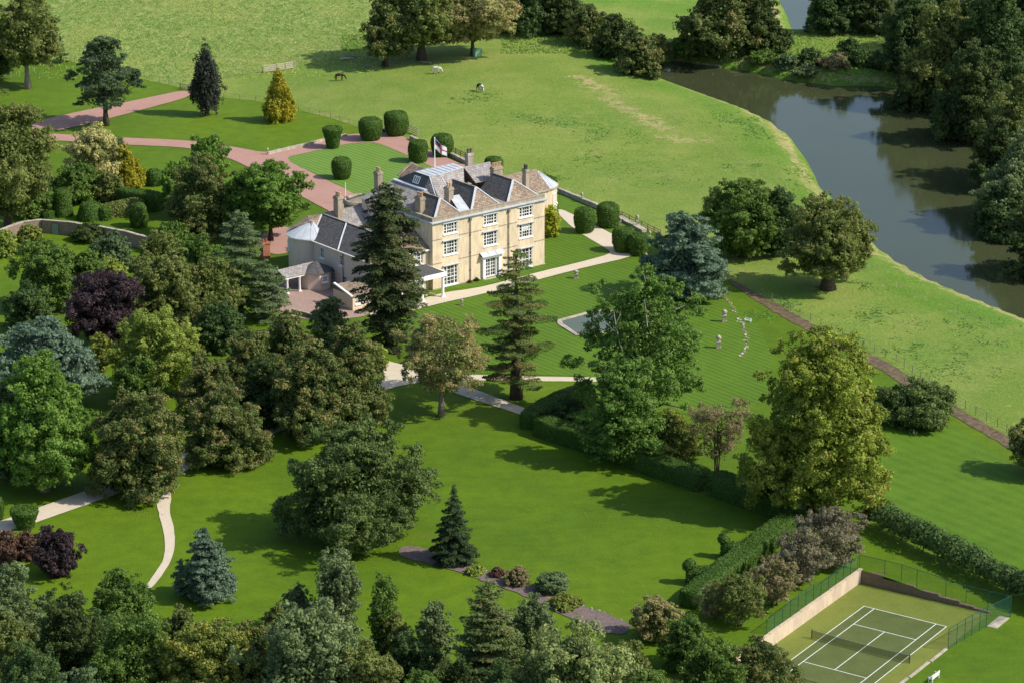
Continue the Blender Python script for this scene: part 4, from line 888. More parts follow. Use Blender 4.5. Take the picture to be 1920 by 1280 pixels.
# downpipes
for x in (7.62, 15.6):
    bm = bmesh.new(); tube(bm, [(x, -.16, 0), (x, -.16, 10.5)], [.075, .075], 8); box(bm, x - .2, x + .2, -.34, -.02, 10.45, 10.85)
    for z in (2, 5, 8): box(bm, x - .12, x + .12, -.2, -.003, z, z + .1)
    bmobj('downpipe', bm, M['pipe'], HR)
# chimneys
def chimney(u, v, lu, lv, z0, z1, pots, mat='stone', pm='terracotta', rise=.75):
    bm = bmesh.new(); box(bm, u, u + lu, v, v + lv, z0, z1 - .45); box(bm, u - .1, u + lu + .1, v - .1, v + lv + .1, z1 - .449, z1 - .2); box(bm, u - .02, u + lu + .02, v - .02, v + lv + .02, z1 - .199, z1)
    c = bmobj('chimney', bm, M[mat], HR)
    for i in range(pots):
        t = (i + .5) / pots; x, y = (u + lu / 2, v + lv * t) if lv > lu else (u + lu * t, v + lv / 2)
        bm = bmesh.new(); q = min(.19, max(lu, lv) / pots * .38); lathe(bm, [(q, z1), (q * .85, z1 + rise * .7), (q * 1.15, z1 + rise * .8), (q * 1.1, z1 + rise)], 8, x, y); bmobj('chimney_pot', bm, M[pm], c)
chimney(.55, 3.9, .95, 1.5, 11.5, 14.6, 4); chimney(6.9, 4.6, .95, 1.3, 11.6, 15.0, 2); chimney(22.55, 4.0, .7, 1.0, 11.3, 15.6, 2, pm='potdark')
chimney(21.4, 11.2, 2.0, 1.0, 11.5, 14.6, 6); chimney(22.8, 20.0, 1.2, .9, 10.5, 15.0, 2, 'stone_pale', 'potdark'); chimney(4.5, 21.0, 1.0, 1.1, 8, 14.6, 3)
# north-west bow with parapet
bm = bmesh.new(); lathe(bm, [(3.4, 0), (3.4, 9.2), (3.6, 9.22), (3.6, 9.5), (3.4, 9.52), (3.4, 9.8), (3.05, 9.8), (3.05, 9.3)], 24, 3.4, 23.5, math.pi / 3, math.pi * 1.6); bmobj('bow', bm, M['stone'], HR, True)
bm = bmesh.new(); lathe(bm, [(3.1, 9.3), (.1, 10.6)], 20, 3.4, 23.5); box(bm, 1.5, 8, 20.2, 26, 0, 9.2); bmobj('bow_roof', bm, M['stone'], HR)

# --- west wing
bm = bmesh.new()
wh = [(1.9, 3.9, 1.15, 1.75), (7.4, 3.9, 1.15, 1.75), (5.0, .3, 1.1, 2.5), (8.0, .0, 1.3, 2.3)]
wallrect(bm, (-11, 17.9, -.3), (0, -1, 0), 16.9, 6.8, [(a, b + .3, c, d) for a, b, c, d in wh]); wallrect(bm, (-11, 1.0, -.3), (1, 0, 0), 11, 7.2, [(8.2, 4.6 + .3, 1.5, 1.9), (6.6, .3, 2.6, 2.7)])
bmobj('wing_wall', bm, M['stucco_pink'], HR, recalc=False)
for a, b, c, d in wh: window(HR, (-11, 17.9 - a, b), (0, -1, 0), c, d, [(1, 2)], 4 if d > 1 else 3, 0.0, sill=b > .1)
window(HR, (-2.8, 1.0, 4.6), (1, 0, 0), 1.5, 1.9, [(.4, 1), (1, 1), (.4, 1)], 3, 0.3); window(HR, (-4.4, 1.0, 0), (1, 0, 0), 2.6, 2.7, [(1, 2), (1, 2)], 4, 0.0, sill=False, name='garden_door')
bm = bmesh.new(); wallrect(bm, (-4.8, .94, 0), (1, 0, 0), 4.8, 6.9, [(2.0, 4.6, 1.5, 1.9), (.4, 0, 2.6, 2.7)], .05); bmobj('wing_front_wall', bm, M['stucco_cream'], HR, recalc=False)
# bow at the north-west end with a fan of lead
BC = (-9.1, 21.0); BR = 3.9
bm = bmesh.new(); lathe(bm, [(BR, -.3), (BR, 6.4)], 28, BC[0], BC[1], math.pi * .35, math.pi * 1.42); bmobj('wing_bow', bm, M['stucco_pink'], HR, True)
bm = bmesh.new(); lathe(bm, [(BR, 6.4), (BR + .35, 6.45), (BR + .35, 6.62), (BR - .1, 6.64)], 28, BC[0], BC[1], math.pi * .35, math.pi * 1.45); bmobj('cornice', bm, M['white'], HR)
bm = bmesh.new(); lathe(bm, [(BR + .3, 6.64), (.2, 8.85)], 33, BC[0], BC[1], math.pi * .35, math.pi * 1.5); bmobj('bow_roof', bm, M['lead'], HR, True)
rolls('lead_rolls', [((BC[0] + .7 * math.cos(a), BC[1] + .7 * math.sin(a), 8.60), (BC[0] + (BR + .3) * math.cos(a), BC[1] + (BR + .3) * math.sin(a), 6.68)) for a in [math.pi * (.35 + 1.15 * i / 11) for i in range(12)]], HR, .05, .04, 'lead')
t = Vector((math.cos(math.pi * .85 + math.pi / 2), math.sin(math.pi * .85 + math.pi / 2), 0)); p = Vector((BC[0] + (BR + .02) * math.cos(math.pi * .85), BC[1] + (BR + .02) * math.sin(math.pi * .85), 3.9)) - t * .5 + Vector((math.cos(math.pi * .85), math.sin(math.pi * .85), 0)) * .12
window(HR, p, t, 1.0, 1.7, [(1, 2)], 4, 0.0)
# wing roofs
roofmesh('wing_roof', [([(-11.35, 18.2, 6.45), (-11.35, .7, 6.45), (-6.5, 6.0, 9.3), (-6.5, 21.6, 9.3)], 'slate'), ([(-11.35, .7, 6.45), (.2, .7, 6.9), (.2, 5.0, 9.3), (-6.5, 6.0, 9.3)], 'stonetile'), ([(-6.5, 6, 9.3), (.2, 5, 9.3), (.2, 9.0, 7.0), (-3.0, 10.0, 7.2)], 'greytile'),
   ([(-3.0, 10.0, 7.2), (-3.2, 14.5, 7.0), (-6.5, 18.2, 9.3), (-6.5, 6, 9.3)], 'greytile'), ([(-4.6, 13.0, 6.9), (.5, 13.0, 6.9), (.5, 20.5, 9.7), (-6.5, 21.6, 9.3), (-6.5, 18.0, 9.3)], 'greytile'),
   ([(-8.5, 23.0, 9.0), (-6.5, 21.6, 9.3), (-11.0, 18.2, 6.65), (-9.6, 20.4, 8.75)], 'stonetile'), ([(-8.5, 23.0, 9.0), (-9.6, 20.4, 8.75), (-12.6, 23.6, 7.0)], 'stonetile'), ([(-8.5, 23.0, 9.0), (-6.5, 21.6, 9.3), (.5, 20.5, 9.7), (.5, 25, 7), (-8.6, 26, 7)], 'greytile'), ([(-3.2, 9.8, 7.18), (.3, 9.0, 7.0), (.3, 13.2, 6.9), (-4.6, 13.2, 6.9)], 'lead')], HR)
rolls('hip_roll', [((-11.2, 18.15, 6.6), (-6.5, 21.6, 9.35)), ((-11.35, .7, 6.5), (-6.5, 6.0, 9.35)), ((-8.9, 12.6, 7.93), (-6.55, 14.6, 9.33)), ((-11.3, 10.4, 6.5), (-8.9, 12.6, 7.93))], HR, .24, .1); rolls('ridge', [((-6.5, 6, 9.35), (-6.5, 21.6, 9.35)), ((-6.5, 21.6, 9.35), (.5, 20.5, 9.75))], HR, .2, .1, 'stone')
bm = bmesh.new(); box(bm, -11.5, -11.3, .6, 17.8, 6.3, 6.47); box(bm, -11.5, .2, .52, .68, 6.62, 6.86); bmobj('gutter', bm, M['white'], HR)
bm = bmesh.new(); tube(bm, [(-11.12, 9.4, 0), (-11.12, 9.4, 6.3)], [.07, .07], 6); bmobj('downpipe', bm, M['pipe'], HR)
chimney(-4.9, 19.3, 1.0, 1.3, 8.5, 12.3, 3)
# porch room and covered way
def octo(cx, cy, r, n=8, a0=math.pi / 8): return [(cx + r * math.cos(a0 + 2 * math.pi * i / n), cy + r * math.sin(a0 + 2 * math.pi * i / n)) for i in range(n)]
o8 = octo(-13.6, 13.4, 2.5); bm = bmesh.new()
for i in range(8):
    a, b = o8[i], o8[(i + 1) % 8]; poly(bm, [(a[0], a[1], -.2), (b[0], b[1], -.2), (b[0], b[1], 3.0), (a[0], a[1], 3.0)])
bmobj('porch_room', bm, M['stucco_pink'], HR)
o9 = octo(-13.6, 13.4, 2.85); roofmesh('porch_roof', [([(*o9[i], 2.95), (*o9[(i + 1) % 8], 2.95), (-13.4, 13.8, 4.3)], 'slate') for i in range(8)] + [([(-20.2, 12.6, 2.9), (-13.2, 12.6, 2.9), (-13.2, 14.8, 3.95), (-20.2, 14.8, 3.8)], 'greytile'), ([(-20.2, 14.8, 3.8), (-13.2, 14.8, 3.95), (-13.2, 17, 2.9), (-20.2, 17, 2.9)], 'greytile')], HR)
bm = bmesh.new(); box(bm, -20.1, -15.8, 12.7, 12.95, 2.62, 2.87); box(bm, -20.1, -15.8, 16.6, 16.85, 2.62, 2.87); bmobj('porch_beam', bm, M['white'], HR)
def column(u, v, h_, r=.2, mat='white'):
    bm = bmesh.new(); box(bm, u - r * 1.5, u + r * 1.5, v - r * 1.5, v + r * 1.5, -.1, .25); lathe(bm, [(r * 1.2, .25), (r * 1.2, .35), (r, .42), (r * .86, h_ - .3), (r * 1.15, h_ - .2), (r * 1.3, h_)], 14, u, v); bmobj('column', bm, M[mat], HR, False)
column(-17.3, 12.85, 2.62); column(-19.7, 12.85, 2.62); column(-17.3, 16.7, 2.62); column(-19.7, 16.7, 2.62)
a, b = o8[5], o8[6]
d_ = Vector((b[0] - a[0], b[1] - a[1], 0)).normalized(); window(HR, Vector((a[0], a[1], 1.4)) + d_ * .45 + d_.cross(Vector((0, 0, 1))) * .2, d_, 1.0, 1.0, [(1, 3)], 2, 0.0)
# low outhouse with stone-tile roof
bm = bmesh.new(); wallrect(bm, (-16.6, -.9, -.3), (1, 0, 0), 4.8, 2.8, [(.6, 1.3, 1.0, 1.0), (3.2, 1.3, 1.0, 1.0)]); wallrect(bm, (-16.6, 4.4, -.3), (0, -1, 0), 5.3, 2.8, []); wallrect(bm, (-11.8, -.9, -.3), (0, 1, 0), 2, 2.8, []); bmobj('outhouse_wall', bm, M['stucco_cream'], HR, recalc=False)
for x in (.6, 3.2): window(HR, (-16.6 + x, -.9, 1.0), (1, 0, 0), 1.0, 1.0, [(1, 3)], 3, 0.0)
roofmesh('outhouse_roof', [([(-16.9, -1.2, 2.45), (-11.6, -1.2, 2.45), (-11.9, 4.0, 3.3), (-16.3, 4.0, 3.3)], 'stonetile')], HR)
rolls('coping', [((-16.85, -1.1, 2.6), (-16.4, 4.4, 3.4))], HR, .4, .2, 'white')
# veranda
bm = bmesh.new(); box(bm, -9.6, -.7, -4.1, .93, 3.95, 4.2); bmobj('veranda_roof', bm, M['pipe'] if False else M['lead'], HR)
bm = bmesh.new(); box(bm, -9.8, -.5, -4.35, -4.102, 3.6, 4.28); box(bm, -.698, -.5, -4.1, .9, 3.6, 4.28); bmobj('veranda_beam', bm, M['whitest'], HR)
roofmesh('veranda_lead', [([(-9.6, -4.1, 4.23), (-.7, -4.1, 4.23), (-.7, .93, 4.36), (-9.6, .93, 4.36)], 'slate')], HR)
for u in (-1.0, -5.1, -9.2): column(u, -3.95, 3.6, .24, 'whitest')
# yellow climber, small plants at the wall foot are things of their own
for (u, v, s, pal, lab) in ((7.2, -.5, .45, 'copper', 'small dark shrub at the wall foot left of the garden door'), (8.6, -.5, .5, 'dark', 'second small shrub at the wall foot, close beside the garden door')):
    p = hw(u, v); r = empty('wall_shrub', (p.x, p.y, ground(p.x, p.y)), 0, lab, 'shrub'); me, C, c_ = crown('crown', s, 0, s * 1.3, 'round', 14, .4, .12, 1, int(u * 7)); link('foliage', me, F[pal], r)
p = hw(34.4, 11.9); r = empty('wall_shrub', (p.x, p.y, ground(p.x, p.y)), 0, 'tall bright yellow shrub against the east wing of the house', 'shrub'); me, C, c_ = crown('crown', 1.3, .1, 5.9, 'column', 80, .36, .26, 1.2, 5); link('foliage', me, F['acid'], r); bmobj('stem', trunk_mesh('stem', .08, 4, C, 6, 3), M['bark'], r)
# loungers and chairs beneath the veranda
def lounger(u, v, rz, label):
    p = hw(u, v); r = empty('garden_lounger', (p.x, p.y, ground(p.x, p.y) + .13), HOUSE_R + rz, label, 'lounger')
    bm = bmesh.new()
    for i in range(9): box(bm, -.3, .3, -.9 + .14 * i, -.8 + .14 * i, .32, .36)
    bmobj('seat', bm, M['wood_pale'], r); bm = bmesh.new()
    for i in range(5): beam(bm, (-.3, .42 + .12 * i, .38 + .11 * i), (.3, .42 + .12 * i, .38 + .11 * i), .09, .04)
    bmobj('backrest', bm, M['wood_pale'], r)
    for x in (-.28, .28):
        for y in (-.8, .3): bm = bmesh.new(); box(bm, x - .03, x + .03, y - .03, y + .03, 0, .32); bmobj('leg', bm, M['wood'], r)
lounger(-2.2, -2.2, .5, 'slatted garden lounger at the right under the veranda'); lounger(-3.7, -2.0, .6, 'slatted garden lounger between the two veranda columns')
# flag on its pole over the lead flat
fp = hw(11.3, 14.2, 15.74); fl = empty('flagpole', fp, 0, 'white flagpole rising from the lead roof of the house', 'flagpole')
bm = bmesh.new(); tube(bm, [(0, 0, 0), (0, 0, 5.0)], [.09, .06], 8); bmobj('pole', bm, M['whitest'], fl); bm = bmesh.new(); bmesh.ops.create_icosphere(bm, subdivisions=2, radius=.11, matrix=Matrix.Translation((0, 0, 5.08))); bmobj('finial', bm, M['whitest'], fl)
FL = empty('flag', (fp.x, fp.y, fp.z + 3.1), 0, 'white flag with a red cross and a dark blue corner blowing from the roof pole', 'flag')
def flagpt(s, t): return Vector((.08 + 1.95 * s, .12 * math.sin(s * 7 + t), 1.75 * (1 - t) - 1.35 * s ** 1.1 - .25 * (1 - t) * s + .12 * math.sin(6 * s + 2)))
def flagpiece(name, s0, s1, t0, t1, mat, off):
    bm = bmesh.new(); nx, nz_ = 14, 4; V = [[bm.verts.new(flagpt(s0 + (s1 - s0) * i / nx, t0 + (t1 - t0) * j / nz_) + Vector((0, off, 0))) for j in range(nz_ + 1)] for i in range(nx + 1)]
    for i in range(nx):
        for j in range(nz_): bm.faces.new((V[i][j], V[i + 1][j], V[i + 1][j + 1], V[i][j + 1]))
    bmobj(name, bm, mat, FL, True, recalc=False)
fr = flat('flag_red', (.50, .03, .05), .05); fb = flat('flag_blue', (.03, .03, .12), .05)
flagpiece('cloth', 0, 1, 0, 1, M['whitest'], 0)
for off in (-.012, .012):
    flagpiece('cross', .44, .56, 0, 1, fr, off); flagpiece('cross', 0, 1, .44, .56, fr, off * 1.3); flagpiece('canton', 0.02, .42, .04, .42, fb, off)
p = hw(-2.0, 29); 
p = g(648, 384); fl2 = empty('flagpole', p, 0, 'bare white pole standing beside the drive behind the west wing', 'pole'); bm = bmesh.new(); tube(bm, [(0, 0, 0), (0, 0, ztop(p, 343))], [.09, .06], 8); bmobj('pole', bm, M['whitest'], fl2)

# ------------------------------------------------------------------ clipped yews
def yew(cx, yb, yt, wpx, shape, label, seed, group='clipped yew drums', pal='yew'):
    rb = {'barrel': .36, 'drum': .42, 'taper': .5, 'urn': .30, 'dome': .5, 'cube': .5}[shape] * wpx
    p = g(cx, yb - rb * .28); m = mpp(p); R = wpx / 2 * m
    h_ = ztop(p, yt + wpx * .38 * .28) - p.z
    pr = {'barrel': [(.66, 0), (.80, .15), (.95, .4), (1, .65), (.95, .85), (.84, .95), (.74, 1.0), (.4, 1.02), (.02, 1.03)],
          'drum': [(.8, 0), (.92, .2), (1, .5), (1, .8), (.94, .93), (.8, 1.0), (.4, 1.02), (.02, 1.03)],
          'taper': [(1, 0), (.97, .2), (.87, .5), (.75, .8), (.68, .92), (.55, 1.0), (.3, 1.03), (.02, 1.04)],
          'urn': [(.55, 0), (.66, .2), (.8, .5), (.95, .8), (1, .93), (.92, 1.0), (.4, 1.02), (.02, 1.03)],
          'dome': [(.86, 0), (.97, .25), (1, .55), (.9, .8), (.66, .94), (.35, 1.0), (.02, 1.03)],
          'cube': [(1, 0), (1, .3), (1, .7), (.95, .9), (.8, .98), (.4, 1.0), (.02, 1.02)]}[shape]
    q = []
    for (a, b), (c, d) in zip(pr, pr[1:]):
        for i in range(3): q.append((R * (a + (c - a) * i / 3), h_ * (b + (d - b) * i / 3)))
    q.append((R * pr[-1][0], h_ * pr[-1][1]))
    bm = bmesh.new(); lathe(bm, q, 28)
    r = empty('clipped_yew', p + Vector((0, 0, -.05)), seed * 1.7, label, 'topiary', group)
    clipped('clipped_yew_crown', bm, F[pal], r, seed, per=46, leaf=.15, amp=.16, sc=.6)
for i, a in enumerate([
    (624, 281, 235, 36, 'urn', 'clipped yew drum nearest the left end of the low drive wall'), (695, 267, 218, 44, 'barrel', 'broad clipped yew on the far edge of the drive, second from the left'),
    (743, 258, 206, 46, 'barrel', 'tallest clipped yew at the back corner of the drive beside the timber rails'), (784, 308, 261, 35, 'drum', 'clipped yew drum on the striped front lawn behind the flagpole'),
    (829, 297, 249, 41, 'barrel', 'clipped yew barrel just right of the flag'), (641, 339, 293, 36, 'barrel', 'lone clipped yew standing in a soil ring on the striped front lawn'),
    (926, 342, 292, 35, 'barrel', 'clipped yew rising behind the orange chimney stack'), (1030, 350, 328, 28, 'dome', 'low clipped yew showing behind the lead bow roof'),
    (1096, 440, 388, 40, 'barrel', 'clipped yew barrel beside the gravel path nearest the east bow'), (1140, 430, 379, 41, 'drum', 'clipped yew drum against the terrace wall beyond the path'),
    (1169, 476, 424, 42, 'barrel', 'clipped yew at the corner where the two gravel paths meet'), (1197, 482, 436, 36, 'drum', 'clipped yew drum touching the blue cedar')]):
    yew(*a, seed=i + 1)
for i, a in enumerate([
    (118, 410, 352, 38, 'taper', 'tall tapering clipped yew behind the old garden wall'), (170, 418, 375, 50, 'taper', 'wide squat clipped yew behind the old garden wall'),
    (197, 416, 386, 22, 'cube', 'narrow clipped box column right beside the squat yew'), (261, 430, 378, 33, 'dome', 'dark round-topped clipped yew on the shaded lawn'),
    (90, 412, 392, 27, 'cube', 'small low clipped box cube at the corner of the garden wall'), (290, 352, 314, 32, 'dome', 'clipped yew half hidden behind the gold conifers'),
    (48, 993, 947, 52, 'urn', 'clipped yew shaped like an upturned cone beside the lower gravel path'), (0, 975, 930, 14, 'dome', 'clipped yew cut by the left edge beside the lower path')]):
    yew(*a, seed=i + 31, group=None)

# ------------------------------------------------------------------ hedges
def hedge_bm(pts, wd, ht, seed, step=.9, nv=4, round_=.3):
    """closed rounded box along a ground polyline, origin at the first point"""
    L = []; O = pts[0]
    for a, b in zip(pts, pts[1:]):
        n = max(1, int((b - a).length / step)); L += [a.lerp(b, i / n) for i in range(n)]
    L.append(pts[-1]); bm = bmesh.new(); rings = []
    for i, p in enumerate(L):
        d = (L[min(i + 1, len(L) - 1)] - L[max(i - 1, 0)]); d.z = 0; d.normalize(); s = Vector((d.y, -d.x, 0))
        e = 1.0 if 0 < i < len(L) - 1 else .82
        z0 = ground(p.x, p.y) - O.z - .1; cs = []
        for j in range(nv + 1): cs.append((-1, j / nv))
        for j in range(1, 4): cs.append((-1 + j / 2, 1.0 + .02))
        for j in range(nv, -1, -1):
            if (1, j / nv) not in cs: cs.append((1, j / nv))
        ring = []
        for a, b in cs:
            k = 1 - round_ * max(0, b - .7) / .3 * (abs(a) ** 4) * .35
            ring.append(bm.verts.new((p.x - O.x + s.x * a * wd / 2 * e * k, p.y - O.y + s.y * a * wd / 2 * e * k, z0 + ht * b * (1 if e == 1 else .97))))
        rings.append(ring)
    for r0, r1 in zip(rings, rings[1:]):
        for k in range(len(r0) - 1): bm.faces.new((r0[k], r1[k], r1[k + 1], r0[k + 1]))
    bm.faces.new(rings[0]); bm.faces.new(rings[-1][::-1])
    return bm
def hedge(pix, wd, ht, label, seed, pal='yew', per=44, leaf=.13, amp=.20, sc=.5, lim=26000, extra=None):
    pts = [g(*q) for q in pix]; r = empty('hedge', pts[0], 0, label, 'hedge'); bm = hedge_bm(pts, wd, ht, seed)
    if extra: extra(bm, pts)
    bmesh.ops.triangulate(bm, faces=[f for f in bm.faces if len(f.verts) > 4])
    clipped('hedge_body', bm, F[pal], r, seed, per, leaf, amp, sc, lim, part='foliage')
hedge([(1012, 812), (1080, 834), (1160, 862), (1240, 890), (1322, 918)], 3.2, 2.6, 'long dark clipped yew hedge falling diagonally across the lower lawn', 1)
hedge([(990, 806), (1010, 790), (1050, 768), (1105, 752)], 3.0, 2.5, 'short clipped yew hedge running back behind the corner of the long hedge', 2)
hedge([(1338, 922), (1400, 944), (1478, 972)], 3.4, 3.0, 'taller section of clipped yew hedge shaded by the yellow-green maple', 3)
hedge([(1490, 985), (1440, 1022), (1390, 1062), (1330, 1108), (1290, 1140)], 3.0, 2.2, 'sunlit clipped yew hedge with buttresses running towards the near trees', 4)
def buttress(a, b, label, seed, ballz):
    pts = [g(*a), g(*b)]; r = empty('hedge', pts[0], 0, label, 'hedge'); bm = hedge_bm(pts, 1.9, 2.1, seed); bmesh.ops.triangulate(bm, faces=[f for f in bm.faces if len(f.verts) > 4])
    bmesh.ops.create_icosphere(bm, subdivisions=3, radius=.75, matrix=Matrix.Translation((.25, 0, 2.5)))
    clipped('hedge_buttress', bm, F['yew'], r, seed, 50, .14, .16, .8, 6000, part='foliage')
buttress((1352, 1044), (1420, 1052), 'yew hedge buttress with a ball finial, the farther of the pair', 7, 0); buttress((1288, 1094), (1360, 1092), 'yew hedge buttress with a ball finial, the nearer of the pair', 8, 0)
hedge([(228, 384), (262, 390), (300, 396)], 3.0, 3.2, 'dark clipped hedge block below the gold conifers', 9, 'yew'); hedge([(192, 408), (225, 405), (262, 398)], 3.0, 2.4, 'shaggy olive hedge beside the squat clipped yew', 10, 'olive', leaf=.22, amp=.5)
# large-leaved laurel hedge on stems, built of crowns along one line
def leafhedge(pix, R, h0, h1, label, pal, seed, leaf=.27, lim=26000):
    pts = [g(*q) for q in pix]; O = pts[0]; r = empty('hedge', O, 0, label, 'hedge'); rs = np.random.RandomState(seed)
    Ps, Ns, Ss, Ts, Hs = [], [], [], [], []; bm = bmesh.new()
    for a, b in zip(pts, pts[1:]):
        n = max(2, int((b - a).length / 1.1))
        for i in range(n):
            c = a.lerp(b, i / n) - O; k = R * (.8 + .4 * rs.rand()); hh = (h1 - h0) * (.85 + .3 * rs.rand()); m = int(lim / 60)
            D = rs.normal(size=(m, 3)); D /= np.linalg.norm(D, axis=1, keepdims=True); D[:, 2] = D[:, 2] * .9 + .15
            Ps.append(np.array([c.x, c.y, c.z + h0 + hh / 2]) + D * np.array([k, k, hh / 2]) * (.8 + .25 * rs.rand(m, 1))); Ns.append(D + rs.normal(size=(m, 3)) * .35)
            Ss.append(leaf * (.5 + .6 * rs.rand(m))); Ts.append(.5 * rs.rand() + .5 * rs.rand(m)); Hs.append(rs.rand(m) * .6)
            if i % 3 == 0: tube(bm, [(c.x, c.y, c.z - .1), (c.x + .1, c.y, c.z + h0 + .4)], [.11, .08], 5)
    link('foliage', leaf_mesh('laurel_leaves', np.vstack(Ps), np.vstack(Ns), np.concatenate(Ss), np.concatenate(Ts), np.concatenate(Hs)), F[pal], r); bmobj('stem', bm, M['bark'], r)
leafhedge([(1655, 990), (1690, 1012), (1730, 1034), (1790, 1062), (1850, 1092), (1920, 1126), (1990, 1160)], 1.75, .35, 3.6, 'glossy large-leaved hedge on bare stems between the court and the side lawn', 'darkgreen', 3)

# ------------------------------------------------------------------ trees
NTREE = [0]
def place(name, cx, yb, label, cat='tree'):
    p = g(cx, yb); return empty(name, p - Vector((0, 0, .05)), 0, label, cat), p, mpp(p)
def broad(cx, yb, yt, wpx, label, pal='green', prof='round', cb=.12, name='broadleaf_tree', bark='bark', nc=70, rc=.27, gap=0.0, tr=.028, multi=1, cat='tree', lf=2.35, lim=15000, flatc=.75, wob=.16, fill=.3, dens=1.0, limbs=14, zf=.25, lean=0.0):
    NTREE[0] += 1; s = NTREE[0]; r, p, m = place(name, cx, yb, label, cat); R = wpx / 2 * m; h_ = max(1.0, ztop(p, yt + wpx * .03) - p.z)
    z0 = h_ * cb; leaf = max(.16, lf * m * 1.875)
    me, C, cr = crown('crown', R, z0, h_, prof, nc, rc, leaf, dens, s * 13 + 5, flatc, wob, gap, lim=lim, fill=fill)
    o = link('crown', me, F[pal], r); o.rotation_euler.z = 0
    bm = trunk_mesh('trunk', max(.12, h_ * tr), h_ * .86, C, limbs, s, zf, lean, multi); bmobj('trunk', bm, M[bark], r, True)
    return r
def con(cx, yb, yt, wpx, label, pal='spruce', prof='cone', cb=.05, name='conifer', spacing=.8, kb=9, droop=.12, rise=0.0, spread=.28, dens=1.0, tr=.022, lf=2.1, lim=15000, upn=1.0, tuft=0.0, bark='bark', irr=.25, cat='tree'):
    NTREE[0] += 1; s = NTREE[0]; r, p, m = place(name, cx, yb, label, cat); R = wpx / 2 * m; h_ = max(1.0, ztop(p, yt) - p.z)
    me, br = conifer('crown', R, h_ * cb, h_, prof, spacing, kb, droop, rise, max(.15, lf * m * 1.875), dens, s * 7 + 3, spread, lim, upn, tuft, irr)
    link('crown', me, F[pal], r); bm = bmesh.new(); tube(bm, [(0, 0, -.2), (0, 0, h_ * .25), (0, 0, h_ * .6), (0, 0, h_ * .97)], [h_ * tr * 1.5, h_ * tr, h_ * tr * .6, .03], 8)
    for z, az, L, t in br[::3]: tube(bm, [(0, 0, z), (L * .5 * math.cos(az), L * .5 * math.sin(az), z + rise * L * .5 - droop * L * .25), (L * .85 * math.cos(az), L * .85 * math.sin(az), z + rise * L * .85 - droop * L * .72)], [.035 + L * .012, .03 + L * .006, .015], 4, False)
    bmobj('trunk', bm, M[bark], r, True); return r
B = broad
# upper left
B(52, 167, -28, 140, 'tall pale olive tree with a bare trunk on the top left lawn', 'olive', 'oval', .22, bark='bark_pale', gap=.12, lim=16000)
B(-6, 150, 30, 90, 'dark tree cut by the left edge behind the pale olive tree', 'darkgreen', 'oval', .05)
con(115, 118, 68, 30, 'small dark conifer at the foot of the rough field', 'spruce')
B(199, 236, 50, 116, 'spreading dark grey-green conifer between the two arms of the drive', 'pinegrey', 'egg', .18, 'cedar', nc=90, rc=.22, flatc=.42, gap=.1, lf=1.8, wob=.24, fill=.1, limbs=30, zf=.15)
B(388, 217, 76, 60, 'narrow black-green flame-shaped yew on the drive lawn', 'yewtop', 'flame', .05, 'columnar_yew', nc=130, rc=.30, flatc=1.8, wob=.12, lf=1.8, up=.9) if False else None
r_ = B(388, 217, 76, 60, 'narrow black-green flame-shaped yew on the drive lawn', 'yewtop', 'flame', .06, 'columnar_yew', nc=120, rc=.26, flatc=1.9, wob=.12, lf=1.8)
B(525, 227, 121, 62, 'golden yellow conical cypress on the drive lawn', 'gold', 'cone', .0, 'golden_cypress', nc=150, rc=.24, flatc=1.5, wob=.08, lf=1.7, lim=16000)
B(16, 434, 163, 190, 'very large olive tree at the left edge behind the telegraph pole', 'olive', 'oval', .10, lim=24000, nc=110, rc=.24)
B(180, 352, 222, 100, 'cream-variegated tree beside the gold conifers', 'cream', 'oval', .05, 'variegated_tree', nc=80)
B(222, 330, 250, 42, 'dull green tree peeping out behind the cream tree', 'bluegreen', 'oval', .0)
B(237, 354, 262, 56, 'taller golden conifer of the pair below the drive', 'gold', 'cone', .0, 'golden_cypress', nc=110, rc=.26, flatc=1.5, lf=1.7, wob=.1)
B(261, 352, 290, 30, 'shorter golden conifer of the pair below the drive', 'gold', 'cone', .0, 'golden_cypress', nc=50, rc=.3, flatc=1.5, lf=1.7)
B(142, 378, 300, 95, 'rounded green tree behind the tapering clipped yew', 'green', 'dome', .0)
B(205, 378, 318, 66, 'small green tree below the cream tree', 'olive', 'dome', .0); B(60, 405, 335, 80, 'bushy green tree beside the telegraph pole', 'green', 'dome', .0)
B(338, 408, 300, 85, 'bright green tree to the left of the big dark yew', 'bright', 'round', .1); B(392, 395, 243, 92, 'airy bright green tree rising behind the big dark yew', 'bright', 'round', .25, gap=.25)
B(378, 446, 283, 130, 'big dark yew with an olive sheen among bright green trees', 'oliveb', 'dome', .0, 'yew_tree', lf=2.0, nc=100, rc=.22, lim=20000)
B(508, 452, 297, 140, 'spreading bright green tree beside the west wing', 'bright', 'round', .16, nc=90, gap=.1, lim=18000, flatc=.5); B(448, 450, 312, 70, 'mid-green tree squeezed between the yew and the bright spreading tree', 'green', 'oval', .05)
B(322, 470, 415, 80, 'low leafy shrub under the big dark yew', 'green', 'dome', 0, 'shrub', cat='shrub', tr=.02)
